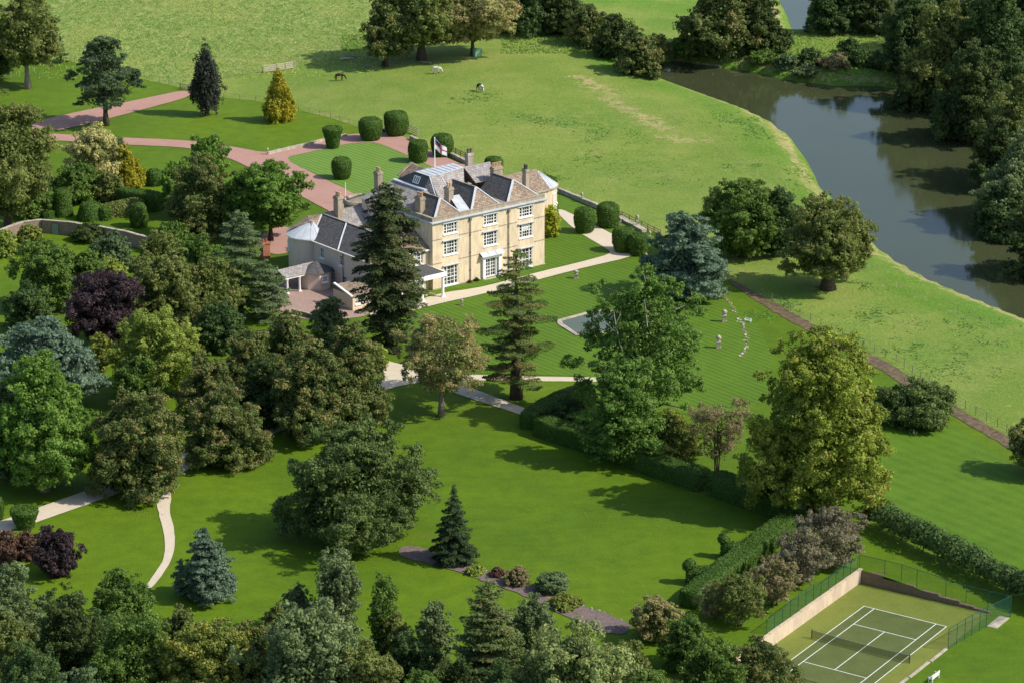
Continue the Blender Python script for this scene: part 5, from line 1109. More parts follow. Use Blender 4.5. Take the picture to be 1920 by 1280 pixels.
# left middle
B(90, 580, 443, 140, 'dense green tree in front of the old garden wall', 'green', 'dome', .02, lim=16000); B(55, 620, 520, 90, 'dark rounded tree at the left below the garden wall', 'darkgreen', 'dome', .02)
B(160, 560, 460, 95, 'mid-green rounded tree behind the purple tree', 'green', 'dome', .02); B(212, 510, 428, 78, 'blue-green bushy tree against the garden wall', 'bluegreen', 'dome', .0)
B(205, 530, 480, 70, 'yellow-green shrub between the purple tree and the wall', 'lime', 'dome', 0, 'shrub', cat='shrub'); B(10, 480, 432, 56, 'yellow-green shrub at the left edge below the garden wall', 'lime', 'dome', 0, 'shrub', cat='shrub')
B(55, 452, 418, 46, 'climber-like shrub on the corner of the garden wall', 'yellowish', 'dome', 0, 'shrub', cat='shrub'); B(168, 452, 420, 62, 'dark ivy mound on the garden wall', 'dark', 'dome', 0, 'shrub', cat='shrub')
B(202, 650, 497, 142, 'dark purple-leaved tree in the left shrubbery', 'purple', 'round', .04, 'purple_tree', nc=90, lim=18000)
B(300, 505, 430, 90, 'olive tree at the end of the garden wall', 'olive', 'dome', 0); B(372, 520, 435, 90, 'green tree behind the tall narrow pine', 'green', 'dome', 0)
B(315, 630, 455, 150, 'large grey-olive rounded tree right of the purple tree', 'olive', 'dome', .02, nc=90, lim=18000, lf=2.0); B(400, 620, 468, 112, 'grey-olive rounded tree left of the tall narrow pine', 'olive', 'dome', .02, nc=80, lf=2.0)
B(415, 655, 560, 100, 'dark green tree between the olive trees and the evergreen oaks', 'darkgreen', 'dome', .02); B(350, 650, 580, 80, 'brownish olive shrub above the lime-green tree', 'oliveb', 'dome', 0, 'shrub', cat='shrub')
con(452, 592, 401, 82, 'tall narrow grey-green pine left of the west wing', 'bluegreen', 'column', .08, 'pine_tree', .9, 9, .08, .12, .4, irr=.3); con(498, 600, 492, 92, 'lower spreading grey-green pine beside the paved yard', 'bluegreen', 'dome', .05, 'pine_tree', .9, 9, .1, .15, .4)
B(298, 742, 569, 170, 'round lime-green tree in the left shrubbery', 'lime', 'round', .04, 'lime_green_tree', nc=110, rc=.2, lim=24000, lf=1.9, wob=.06); B(262, 765, 655, 95, 'darker green tree in front of the lime-green tree', 'green', 'dome', 0)
B(188, 690, 620, 56, 'yellow-tinged shrub between the blue cedar and the lime-green tree', 'yellowish', 'dome', 0, 'shrub', cat='shrub'); B(350, 700, 640, 60, 'rust-tinged shrub right of the lime-green tree', 'copper', 'dome', 0, 'shrub', cat='shrub')
B(85, 765, 588, 215, 'broad drooping blue-green cedar at the left edge', 'blue', 'dome', .06, 'cedar_tree', nc=150, rc=.22, flatc=.35, lim=26000, lf=1.9, wob=.2)
B(85, 920, 640, 185, 'big bright green tree with a visible trunk at the far left', 'bright', 'egg', .10, nc=110, rc=.24, lim=24000, bark='bark_pale'); B(15, 900, 700, 110, 'dark green tree cut by the left edge beside the big bright green tree', 'darkgreen', 'egg', .02)
B(262, 925, 702, 178, 'large bronze-green evergreen beside the fork of the gravel paths', 'oliveb', 'egg', .01, 'evergreen_oak', nc=130, rc=.22, lim=26000)
B(424, 868, 710, 155, 'bronze-green evergreen right of the path fork, standing clear on the lawn', 'oliveb', 'egg', .01, 'evergreen_oak', nc=110, rc=.22, lim=22000)
B(390, 795, 650, 112, 'bronze-green evergreen behind the clear-standing one', 'oliveb', 'egg', .01, 'evergreen_oak'); B(468, 745, 598, 118, 'bronze-green evergreen in the middle of the dark clump', 'oliveb', 'egg', .01, 'evergreen_oak')
B(540, 715, 562, 96, 'bronze-green evergreen nearest the paved yard', 'oliveb', 'egg', .01, 'evergreen_oak'); B(502, 800, 655, 120, 'dark evergreen at the left front of the dense clump', 'dark', 'egg', .01, 'evergreen_oak')
B(588, 822, 622, 160, 'tallest bronze-green evergreen at the front of the dense clump', 'oliveb', 'egg', .01, 'evergreen_oak', nc=120, rc=.22, lim=24000); B(662, 800, 588, 142, 'bronze-green evergreen at the right side of the dense clump', 'oliveb', 'egg', .01, 'evergreen_oak', nc=110, rc=.22, lim=22000)
B(618, 655, 553, 84, 'grey-leaved small tree beside the outhouse', 'greygreen', 'dome', .02); B(706, 690, 640, 46, 'small yellow-green shrub tucked against the evergreens', 'lime', 'dome', 0, 'shrub', cat='shrub')
# around the house
con(730, 656, 346, 108, 'tall dark fir standing against the west wing', 'fir', 'column', .02, 'fir_tree', .6, 11, .20, .08, .30, 1.3, .02, lim=30000, irr=.55)
B(828, 780, 566, 160, 'pale thin-leaved sycamore over the lower path junction', 'sallow', 'round', .2, 'sycamore_tree', bark='bark_pale', nc=110, rc=.2, gap=.18, lf=1.8, lim=20000, fill=.12, limbs=34, zf=.15)
con(968, 747, 468, 152, 'redwood with a thick straight trunk in front of the main house', 'redwood', 'egg', .10, 'redwood_tree', 1.5, 8, .02, .07, .38, 1.4, .032, lim=26000, irr=.4)
oak = B(1206, 800, 488, 236, 'large irregular oak with dead branches beside the lily pond', 'oak', 'dome', .16, 'oak_tree', bark='bark_pale', nc=160, rc=.17, gap=.12, lim=34000, wob=.28, fill=.15, limbs=44, zf=.12, flatc=.6)
po = oak.location; mo = mpp(po); bmd = bmesh.new()
for L_, w_ in (([(1176, 650), (1164, 610), (1156, 575), (1152, 550)], .10), ([(1156, 575), (1163, 560), (1165, 550)], .05), ([(1214, 580), (1211, 550), (1208, 530)], .09), ([(1176, 650), (1182, 700), (1200, 745)], .16)):
    tube(bmd, [((x - 1212) * mo, -4.2, ztop(po, y) - po.z - 1.2) for x, y in L_], [w_ * (1 - .8 * i / len(L_)) for i in range(len(L_))], 6)
bmobj('dead_branch', bmd, M['stone_pale'], oak)
B(1168, 868, 640, 148, 'smaller bright green tree in front of the large oak', 'oak', 'egg', .03, nc=110, rc=.22, lim=20000, flatc=.6)
B(1287, 556, 382, 158, 'blue cedar between the terrace and the paddock', 'blue', 'egg', .02, 'cedar_tree', nc=150, rc=.24, flatc=.32, lim=26000, lf=1.9, wob=.2)
B(1390, 482, 325, 148, 'dense dark green round tree at the edge of the paddock', 'green', 'round', .02, nc=100, rc=.22, lim=20000); B(1450, 480, 340, 104, 'darker tree joined to the right of the dense round tree', 'darkgreen', 'oval', .02)
B(1552, 542, 351, 166, 'wide olive tree with a gnarled trunk by the river bank', 'olive', 'dome', .14, nc=110, rc=.2, lim=22000, tr=.06)
B(1527, 960, 586, 270, 'very large yellow-green maple above the tennis court', 'maple', 'dome', .05, 'maple_tree', nc=260, rc=.165, lim=46000, gap=.0, wob=.14, fill=.2, limbs=30)
B(1714, 790, 708, 150, 'low dark spreading shrub mound on the dug border', 'dull', 'dome', 0, 'shrub', cat='shrub', nc=90, lim=16000)
B(1345, 885, 742, 115, 'thin rust-tinged tree with several stems behind the long hedge', 'autumn', 'vase', .15, 'thin_leaved_tree', gap=.3, multi=4, lf=1.5, fill=.05, limbs=40, zf=.1, tr=.02, dens=.6); B(1262, 858, 765, 105, 'rounded yellow-olive shrub behind the long hedge', 'yellowish', 'dome', 0, 'shrub', cat='shrub')
B(1062, 800, 745, 90, 'dark shrub filling the corner behind the hedges', 'darkgreen', 'dome', 0, 'shrub', cat='shrub'); B(1128, 835, 780, 80, 'dark green shrub right behind the long hedge, left of the small dark tree', 'darkgreen', 'dome', 0, 'shrub', cat='shrub')
B(1215, 875, 820, 60, 'small green shrub overhanging the middle of the long hedge', 'green', 'dome', 0, 'shrub', cat='shrub'); B(1395, 935, 880, 60, 'small shrub at the foot of the yellow-green maple', 'maple', 'dome', 0, 'shrub', cat='shrub')
# lower lawns
B(388, 1122, 966, 112, 'blue-grey cedar with a pointed top on the lower lawn', 'blue', 'cone', .0, 'cedar_tree', nc=170, rc=.24, flatc=.34, lim=26000, lf=1.6, wob=.2)
B(672, 1008, 770, 268, 'very wide dark green tree in the middle of the lower lawn', 'dull', 'egg', .04, nc=150, rc=.19, lim=40000, wob=.26, gap=.10, flatc=.6, limbs=40, fill=.2)
con(852, 1052, 910, 98, 'dark pointed spruce at the end of the rockery bed', 'spruce', 'cone', .0, 'spruce_tree', .55, 13, .12, .02, .3, 1.4, lim=22000); B(705, 1012, 955, 88, 'rounded grey-olive shrub under the very wide tree', 'greygreen', 'round', 0, 'shrub', cat='shrub')
B(12, 1052, 985, 60, 'dark copper shrub at the left edge', 'copper', 'dome', 0, 'shrub', cat='shrub'); B(52, 1046, 990, 52, 'reddish copper shrub in the row at the left edge', 'copper', 'dome', 0, 'shrub', cat='shrub'); B(108, 1078, 984, 92, 'large purple and grey-green rounded shrub left of the winding path', 'purple', 'round', 0, 'shrub', cat='shrub', nc=80)
B(970, 1094, 1060, 50, 'small russet shrub on the rockery bed', 'autumn', 'dome', 0, 'shrub', cat='shrub', lf=1.6); con(1035, 1108, 1078, 64, 'spreading blue-green juniper on the rockery bed', 'bluegreen', 'dome', 0, 'juniper', .3, 14, .05, .3, .5, 1.3, cat='shrub'); B(932, 1080, 1062, 26, 'little rusty plant beside the russet shrub', 'copper', 'dome', 0, 'shrub', cat='shrub'); B(892, 1075, 1065, 36, 'low green cushion plant on the rockery bed', 'lime', 'dome', 0, 'shrub', cat='shrub'); B(1060, 1136, 1116, 60, 'mixed low perennials in the middle of the rockery bed', 'yellowish', 'dome', 0, 'shrub', cat='shrub')
# bottom woodland
for a in [
 (20, 1235, 1025, 150, 'grey-olive tree in the near left corner wood', 'greygreen', 'egg'), (132, 1290, 1085, 150, 'dark olive yew near the bottom left', 'dark', 'dome'), (228, 1180, 1060, 118, 'green tree overlapping the winding path end', 'green', 'dome'),
 (250, 1340, 1125, 180, 'large grey-green tree in the bottom left wood', 'green', 'dome'), (345, 1240, 1130, 90, 'bronze tree in front of the blue-grey cedar', 'oliveb', 'dome'), (400, 1350, 1140, 200, 'tree turning yellow at the bottom edge', 'yellowish', 'dome'),
 (575, 1375, 1105, 240, 'pale grey-green willow-like tree at the bottom edge', 'greygreen', 'dome'), (480, 1330, 1150, 120, 'olive tree left of the pale willow-like tree', 'olive', 'dome'), (775, 1330, 1170, 110, 'dark green tree behind the bottom edge poplars', 'darkgreen', 'dome'),
 (815, 1265, 1108, 76, 'silvery small tree right of the poplars', 'greygreen', 'oval'), (690, 1390, 1190, 160, 'olive tree at the bottom between willow and poplar', 'olive', 'dome'), (1000, 1235, 1105, 92, 'silvery willow beside the dark near pine', 'greygreen', 'oval'),
 (1082, 1400, 1158, 250, 'broad pale-leaved round tree at the bottom centre', 'palegreen', 'dome'), (860, 1390, 1215, 110, 'dark tree at the bottom left of the broad pale round tree', 'dark', 'dome'), (60, 1390, 1190, 170, 'dark green tree in the bottom left corner', 'darkgreen', 'dome'),
 (165, 1440, 1230, 130, 'bluish green tree at the bottom edge left of the large grey-green one', 'bluegreen', 'dome'), (330, 1440, 1250, 130, 'dark shrubby tree at the bottom edge below the yellowing tree', 'dark', 'dome'), (1215, 1400, 1240, 130, 'green tree at the bottom edge right of the broad pale tree', 'green', 'dome'),
 (1232, 1200, 1110, 96, 'thin pale tree below the end of the buttressed hedge', 'sallow', 'round'), (1290, 1255, 1145, 110, 'green tree below the buttressed hedge', 'green', 'dome'), (1332, 1330, 1190, 130, 'dark green tree left of the apple tree', 'green', 'dome'),
 (755, 1260, 1160, 60, 'slim olive tree right beside the slender poplar', 'olive', 'oval'), (940, 1420, 1225, 120, 'green tree at the bottom edge below the dark near pine', 'darkgreen', 'dome'),
 (440, 1260, 1160, 90, 'dull green tree behind the turning-yellow tree', 'dull', 'dome'), (520, 1230, 1120, 80, 'small olive tree behind the pale willow-like tree', 'olive', 'dome'), (800, 1420, 1230, 120, 'deep green tree at the bottom edge between the poplars and the near pine', 'green', 'dome'), (560, 1180, 1085, 60, 'silvery sapling left of the wide poplar', 'greygreen', 'oval'),
 (30, 1330, 1130, 120, 'olive tree low in the near left corner wood', 'olive', 'dome'), (1010, 1330, 1170, 90, 'dull green tree tucked left of the broad pale round tree', 'dull', 'dome'), (1180, 1320, 1185, 90, 'olive tree tucked right of the broad pale round tree', 'olive', 'dome'), (185, 1260, 1130, 90, 'dark green tree between the olive yew and the large grey-green tree', 'darkgreen', 'dome'), (640, 1330, 1180, 110, 'dull green tree between the pale willow-like tree and the poplars', 'dull', 'dome'), (740, 1240, 1140, 56, 'olive sapling between the slender poplar and the silvery tree', 'olive', 'oval'), (1380, 1420, 1270, 110, 'dark tree at the bottom edge below the apple tree', 'dark', 'dome'), (620, 1230, 1140, 90, 'dull green tree at the foot of the wide poplar', 'olive', 'dome')]:
    B(a[0], a[1], a[2], a[3], a[4], a[5], a[6], .02, lim=17000, nc=80, rc=.24, lf=2.2)
B(634, 1190, 1020, 78, 'broad upright poplar rising above the near wood', 'greygreen', 'column', .02, 'poplar_tree', flatc=1.3, nc=90); B(718, 1230, 1064, 50, 'slender upright poplar right of the broad one', 'green', 'column', .02, 'poplar_tree', flatc=1.4, nc=80)
con(915, 1340, 1088, 150, 'dark bushy pine in the near wood', 'pine', 'egg', .02, 'pine_tree', .8, 12, .05, .25, .4, 1.1, lim=22000)
# by the court
for a in [
 (1560, 1062, 948, 125, 'mauve-brown thin-leaved tree at the top of the orchard row', 'mauve', 'round'), (1500, 1095, 985, 105, 'second mauve-brown thin-leaved tree of the orchard row', 'mauve', 'round'), (1452, 1135, 1035, 95, 'russet-green tree midway down the orchard row', 'autumn', 'round'),
 (1385, 1172, 1062, 105, 'leafy green fruit tree above the court wall', 'olive', 'round'), (1338, 1160, 1095, 60, 'small russet fruit tree on the inner side of the orchard row', 'autumn', 'round'), (1428, 1290, 1188, 140, 'apple tree leaning over the near corner of the court', 'oliveb', 'dome')]:
    B(a[0], a[1], a[2], a[3], a[4], a[5], a[6], .1, 'fruit_tree', nc=70, rc=.22, gap=.1, multi=2, lf=1.7, lim=14000, fill=.12, limbs=26, zf=.12)
B(1638, 968, 930, 46, 'small green bush at the head of the glossy hedge', 'olive', 'dome', 0, 'shrub', cat='shrub'); B(1950, 890, 770, 115, 'mauve-tinged tree cut by the right edge beside the dug border', 'oliveb', 'round', .05)
# river wood
for a in [
 (1700, 150, -60, 120, 'dark tree at the left end of the river wood', 'darkgreen'), (1765, 205, -30, 150, 'tall olive tree standing over the widest water', 'olive'), (1715, 215, 110, 80, 'dark low tree leaning over the water by the mud bank', 'dark'), (1820, 270, 60, 130, 'dark tree in the shaded middle of the river wood', 'dark'),
 (1790, 265, 150, 90, 'shaded bushy tree at the water edge', 'darkgreen'), (1860, 200, -60, 150, 'tall dark tree at the top right', 'darkgreen'), (1905, 320, 130, 130, 'bright-topped tree at the right edge of the river wood', 'olive'), (1870, 350, 210, 100, 'shaded tree right above the dark reflection', 'dark'),
 (1905, 420, 235, 150, 'grey-green rounded tree at the right edge above the river', 'greygreen'), (1880, 455, 340, 110, 'dark green tree at the lower end of the river wood', 'darkgreen'), (1960, 520, 330, 150, 'dark tree cut by the right edge at the lower end of the wood', 'dark'), (1925, 180, -90, 130, 'tall dark tree cut by the top right corner', 'dark'),
 (1800, 100, -120, 150, 'high dark tree in the back of the river wood', 'dark'), (2030, 400, 120, 190, 'tall tree beyond the right edge over the river wood', 'darkgreen')]:
    B(a[0], a[1], a[2], a[3], a[4], a[5], 'egg', .02, 'woodland_tree', nc=80, rc=.24, lim=13000, lf=2.4)
# top of the picture
B(790, 112, -70, 165, 'big spreading oak above the grazing horses', 'olive', 'dome', .17, 'oak_tree', tr=.045, nc=100, lim=18000, limbs=26); B(724, 125, -15, 92, 'brownish small-leaved tree left of the big oak', 'oliveb', 'dome', .12, gap=.08); B(886, 104, -40, 170, 'spreading thin grey-olive tree above the green crate', 'sallow', 'round', .2, bark='bark', gap=.15, fill=.1, limbs=34, zf=.2, lf=1.9)
for a in [
 (985, 62, -70, 130, 'dark tree at the start of the hedgerow along the paddock top', 'darkgreen'), (1052, 62, -40, 100, 'dark green tree second along the paddock hedgerow', 'dark'), (1105, 84, 5, 92, 'bronze bushy tree in the paddock hedgerow', 'oliveb'), (1152, 108, 22, 92, 'dark bushy tree in the middle of the paddock hedgerow', 'dark'),
 (1196, 138, 48, 90, 'olive bushy tree at the river end of the paddock hedgerow', 'oliveb'), (1232, 112, 62, 60, 'small dull green tree behind the end of the hedgerow', 'olive'), (1282, 108, 62, 56, 'light green bush above the stone weir', 'green'), (1345, 108, -60, 150, 'large brownish willow above the weir', 'oliveb'),
 (1415, 98, -50, 100, 'dusky brown tree beside the upstream water', 'dark'), (1455, 100, 40, 60, 'dark waterside bush by the upstream reach', 'dark'), (1548, 62, -60, 84, 'dark tree right of the upstream water', 'darkgreen'), (1585, 60, -70, 90, 'dark tree second right of the upstream water', 'darkgreen'), (1640, 62, -40, 90, 'dark tree at the corner of the far meadow', 'dark')]:
    B(a[0], a[1], a[2], a[3], a[4], a[5], 'dome', .0, 'hedgerow_tree', nc=60, lim=10000)
for i, (x, y, yt, wd, pal, lab) in enumerate([(1430, 118, 92, 60, 'green', 'leafy bush on the far river bank left of the reeds'), (1475, 128, 100, 54, 'bluegreen', 'blue-green bush on the far river bank'), (1520, 122, 88, 60, 'darkgreen', 'dark bush on the far river bank below the open water'), (1565, 128, 98, 60, 'autumn', 'reddish dry bush on the far river bank'), (1610, 122, 92, 60, 'darkgreen', 'dark bush on the far bank near the river wood'), (1655, 130, 95, 60, 'dark', 'darkest bush on the far bank under the river wood'), (1510, 140, 122, 60, 'greygreen', 'pale low herbs at the edge of the far bank'), (1590, 100, 70, 50, 'darkgreen', 'low bush in the shaded far meadow'), (1225, 148, 118, 40, 'oliveb', 'low scrub at the tip of the river bend')]):
    B(x, y, yt, wd, lab, pal, 'dome', 0, 'shrub', cat='shrub', nc=30, lim=5000)

# ------------------------------------------------------------------ walls, fences, gates
def wall_run(pix, ht, wd, label, mat='rubble', name='garden_wall', cat='wall', zoff=0.0, cap=None, rag=0.06):
    pts = [g(*q) for q in pix]; O = pts[0]; r = empty(name, O, 0, label, cat); rs = random.Random(len(label))
    bm = bmesh.new(); bc = bmesh.new()
    for a, b in zip(pts, pts[1:]):
        n = max(1, int((b - a).length / 1.6)); d = (b - a).normalized(); s = Vector((-d.y, d.x, 0)).normalized() * wd / 2
        for i in range(n):
            p, q = a.lerp(b, i / n) - O, a.lerp(b, (i + 1) / n) - O; z0 = min(p.z, q.z) - .5; z1 = (p.z + q.z) / 2 + ht + rs.uniform(-rag, rag)
            for B_, s_, lo, hi in ((bm, s, z0, z1), (bc, s * 1.25, z1 + .002, z1 + .12)):
                v = [B_.verts.new((c.x + t * s_.x, c.y + t * s_.y, z)) for z in (lo, hi) for c, t in ((p, 1), (q, 1), (q, -1), (p, -1))]
                for f in ((0, 1, 2, 3), (7, 6, 5, 4), (0, 4, 5, 1), (1, 5, 6, 2), (2, 6, 7, 3), (3, 7, 4, 0)): B_.faces.new([v[k] for k in f])
    bmobj('masonry', bm, M[mat], r); bmobj('coping', bc, M[cap or 'stone_pale'], r); return r
wall_run([(-40, 462), (0, 456), (44, 440), (80, 436)], 2.3, .5, 'sunlit old stone garden wall at the left edge')
gw = wall_run([(81, 437), (105, 439), (128, 441), (180, 448), (240, 459), (312, 480)], 2.3, .5, 'shaded old brick and stone garden wall with a pale green door')
a, b = g(100, 440), g(113, 441); d = (b - a).normalized(); bm = bmesh.new(); n_ = Vector((d.y, -d.x, 0)); q = a - gw.location + n_ * .3
for k_ in range(4): 
    x0 = q + d * (1.1 * k_ / 4); x1 = q + d * (1.1 * (k_ + .94) / 4); poly(bm, [x0, x1, x1 + Vector((0, 0, 2.0)), x0 + Vector((0, 0, 2.0))])
bmobj('door', bm, flat('pale_green_paint', (.20, .30, .22), .1), gw)
wall_run([(1048, 361), (1090, 379), (1130, 396), (1162, 410)], .75, .5, 'low pale terrace wall running out from the east bow', 'stone_pale')
wall_run([(1162, 412), (1185, 424), (1208, 437)], .5, .9, 'low terrace wall section beside the three-rail fence', 'stone_pale')
wall_run([(770, 262), (783, 269), (796, 275)], .7, .5, 'low stone wall and pier behind the tallest clipped yew', 'stone_pale'); wall_run([(845, 294), (860, 301), (876, 309)], .7, .5, 'low stone wall and pier right of the flag', 'stone_pale')
wall_run([(502, 291), (540, 282), (580, 273), (606, 266), (650, 256)], .45, .4, 'low rough stone wall edging the lawn beside the drive', 'stone_pale'); wall_run([(698, 250), (720, 247), (745, 252)], .5, .4, 'low rough wall behind the two broad clipped yews', 'rubble')
wall_run([(1258, 118), (1285, 121), (1320, 126), (1352, 131)], 1.0, 1.2, 'rough stone weir wall where the river narrows', 'rubble', 'weir_wall', rag=.2)
wall_run([(1512, 1018), (1470, 1048), (1430, 1078), (1402, 1100)], 1.3, .4, 'grey garden wall glimpsed between the buttressed hedge and the orchard', 'stone_pale'); wall_run([(548, 588), (585, 598), (622, 606)], .7, .4, 'low dark stone wall round the paved yard', 'rubble')
def rail_fence(pix, ht, rails, label, mat='wood', sp=2.2, tk=.11, name='rail_fence'):
    pts = [g(*q) for q in pix]; O = pts[0]; r = empty(name, O, 0, label, 'fence'); bm = bmesh.new(); L = []
    for a, b in zip(pts, pts[1:]):
        n = max(1, round((b - a).length / sp)); L += [a.lerp(b, i / n) for i in range(n)]
    L.append(pts[-1])
    for p in L: p.z = ground(p.x, p.y)
    for p in L: bp = bmesh.new(); q = p - O; box(bp, q.x - tk * .7, q.x + tk * .7, q.y - tk * .7, q.y + tk * .7, q.z - .2, q.z + ht + .08); bmobj('post', bp, M[mat], r)
    for a, b in zip(L, L[1:]):
        for k in range(rails): z = ht * (k + .8) / rails; beam(bm, a - O + Vector((0, 0, z)), b - O + Vector((0, 0, z)), .05, tk)
    bmobj('rail', bm, M[mat], r); return r
rail_fence([(495, 137), (520, 134), (552, 129)], 1.55, 4, 'pale timber rail fence beside the field gate below the rough hill', 'wood_pale', 2.4, .22)
rail_fence([(1140, 398), (1180, 416), (1238, 444)], 1.2, 3, 'brown three-rail timber fence along the terrace', 'wood'); rail_fence([(766, 247), (784, 255)], 1.5, 4, 'short timber rails beside the tallest clipped yew', 'wood_pale', 1.8, .14); rail_fence([(846, 289), (872, 301)], 1.5, 4, 'short timber rails right of the flag', 'wood', 1.8, .14)
rail_fence([(1170, 118), (1182, 120), (1200, 126)], 1.4, 4, 'weathered field gate and rails at the end of the hedgerow', 'wood', 1.4, .12)
gt = rail_fence([(338, 168), (353, 172)], 1.3, 5, 'blue-green metal field gate where the drive meets the paddock', 'metal_green', 1.9, .09, 'field_gate'); gt['category'] = 'gate'
def wire_fence(pix, ht, label, mat='wood', sp=3.6, tk=.06, wires=3):
    pts = [g(*q) for q in pix]; O = pts[0]; r = empty('wire_fence', O, 0, label, 'fence'); L = []
    for a, b in zip(pts, pts[1:]):
        n = max(1, round((b - a).length / sp)); L += [a.lerp(b, i / n) for i in range(n)]
    L.append(pts[-1])
    for p in L: p.z = ground(p.x, p.y)
    for p in L[:100]: bp = bmesh.new(); q = p - O; tube(bp, [(q.x, q.y, q.z - .1), (q.x, q.y, q.z + ht)], [tk, tk], 5); bmobj('post', bp, M[mat], r)
    bm = bmesh.new()
    for a, b in zip(L, L[1:]):
        for k in range(wires): z = ht * (k + .9) / wires; beam(bm, a - O + Vector((0, 0, z)), b - O + Vector((0, 0, z)), .018, .018)
    bmobj('wire', bm, M['pipe'], r)
wire_fence([(1352, 516), (1430, 556), (1500, 594), (1600, 642), (1680, 680), (1790, 756), (1870, 800), (1960, 855), (2290, 1040)], 1.35, 'post and wire fence along the dug border', 'wood', 2.8, .055)
wire_fence([(60, 102), (120, 112), (200, 132), (280, 151), (336, 165)], 1.2, 'wire fence between the top lawn and the rough hill'); wire_fence([(356, 173), (420, 183), (480, 189), (560, 206), (620, 221), (690, 244)], 1.0, 'wire fence between the drive lawn and the horse paddock'); wire_fence([(420, 148), (455, 142), (492, 137)], 1.1, 'wire fence leading to the pale timber rails')
wire_fence([(1240, 205), (1330, 262), (1420, 330), (1500, 400), (1580, 470), (1680, 540), (1790, 590), (1920, 640)], 1.0, 'thin electric fence along the river margin', 'wood_pale', 9.0, .045, 1)
# urns and statues
def urn(px, yb, yt, label, kind='urn', wide=.5):
    p = g(px, yb); h_ = ztop(p, yt) - p.z; r = empty('stone_' + kind, p + Vector((0, 0, .04)), 0, label, kind); s = h_
    bm = bmesh.new(); box(bm, -wide * .75, wide * .75, -wide * .75, wide * .75, -.1, .1 * s); box(bm, -wide * .55, wide * .55, -wide * .55, wide * .55, .1 * s, .48 * s); box(bm, -wide * .68, wide * .68, -wide * .68, wide * .68, .481 * s, .54 * s); bmobj('pedestal', bm, M['stone_pale'], r)
    bm = bmesh.new(); lathe(bm, [(wide * .4, .54 * s), (wide * .2, .60 * s), (wide * .25, .64 * s), (wide * .75, .74 * s), (wide * .9, .82 * s), (wide * .7, .88 * s), (wide * .8, .9 * s), (wide * .45, .93 * s), (wide * .3, 1.0 * s)], 14); bmobj('vase', bm, M['stone_pale'], r, True)
urn(1358, 604, 581, 'stone urn on a tall pedestal beside the arc of stones, the farther of the pair'); urn(1347, 653, 629, 'stone urn on a tall pedestal, the nearer of the pair right of the large oak'); urn(1080, 523, 507, 'small stone urn on the lawn edge below the front path'); urn(866, 573, 562, 'small stone urn on the lawn left of the redwood', wide=.3)
urn(502, 291, 278, 'stone urn at the corner of the drive where three arms meet', wide=.3); urn(1091, 380, 361, 'stone urn on the low terrace wall near the east bow', wide=.3); urn(1163, 424, 408, 'stone urn standing before the terrace wall between two clipped yews', wide=.3); urn(1195, 428, 403, 'tall stone urn at the bend of the terrace wall', wide=.32); urn(1218, 455, 433, 'stone urn just behind the drum touching the cedar', wide=.32); urn(1211, 487, 475, 'small pale urn at the foot of the blue cedar', wide=.28); urn(875, 309, 293, 'stone pier finial at the end of the timber rails right of the flag', wide=.3)
# stones: three meshes, many copies
SM = []
for k_ in range(4):
    bm = bmesh.new(); bmesh.ops.create_icosphere(bm, subdivisions=2, radius=.3); me = bpy.data.meshes.new('stone'); bm.to_mesh(me); bm.free(); jitter_mesh(me, .22, 2.2, k_ * 9); me.materials.append(M['stone_pale' if k_ % 2 else 'rubble']); SM.append(me)
def stones(pix, n, label, group, seed, sc=1.0, wob=.35):
    rs = random.Random(seed); P = [g(*q) for q in pix]; seg = [(b - a).length for a, b in zip(P, P[1:])]; tot = sum(seg)
    for i in range(n):
        t = tot * (i + rs.random() * .5) / n; k = 0
        while k < len(seg) - 1 and t > seg[k]: t -= seg[k]; k += 1
        p = P[k].lerp(P[k + 1], min(1, t / seg[k])) + Vector((rs.gauss(0, wob), rs.gauss(0, wob), 0)); s = sc * rs.uniform(.5, 1.2)
        o = bpy.data.objects.new('stone', SM[rs.randrange(4)]); COL.objects.link(o); o.location = (p.x, p.y, ground(p.x, p.y) + .1); s *= .62; o.scale = (s, s * rs.uniform(.7, 1.2), s * .6); o.rotation_euler.z = rs.random() * 6.28; tag(o, label, 'stone', group)
stones([(1352, 546), (1360, 558), (1372, 576), (1380, 589)], 34, 'small pale stone in the upper part of the curved row beside the urn', 'upper curved row of stones', 1, .9, .14); stones([(1385, 597), (1393, 610), (1398, 626), (1400, 642), (1396, 656), (1389, 669)], 60, 'small pale stone in the lower part of the curved row beyond the urns', 'lower curved row of stones', 2, 1.05, .2)
stones([(865, 1056), (900, 1064), (930, 1080), (985, 1092), (1020, 1110), (1060, 1120), (1090, 1136), (1140, 1152), (1180, 1170)], 46, 'pale edging stone along the upper side of the rockery bed', 'edging stones of the rockery', 3, .8, .2)
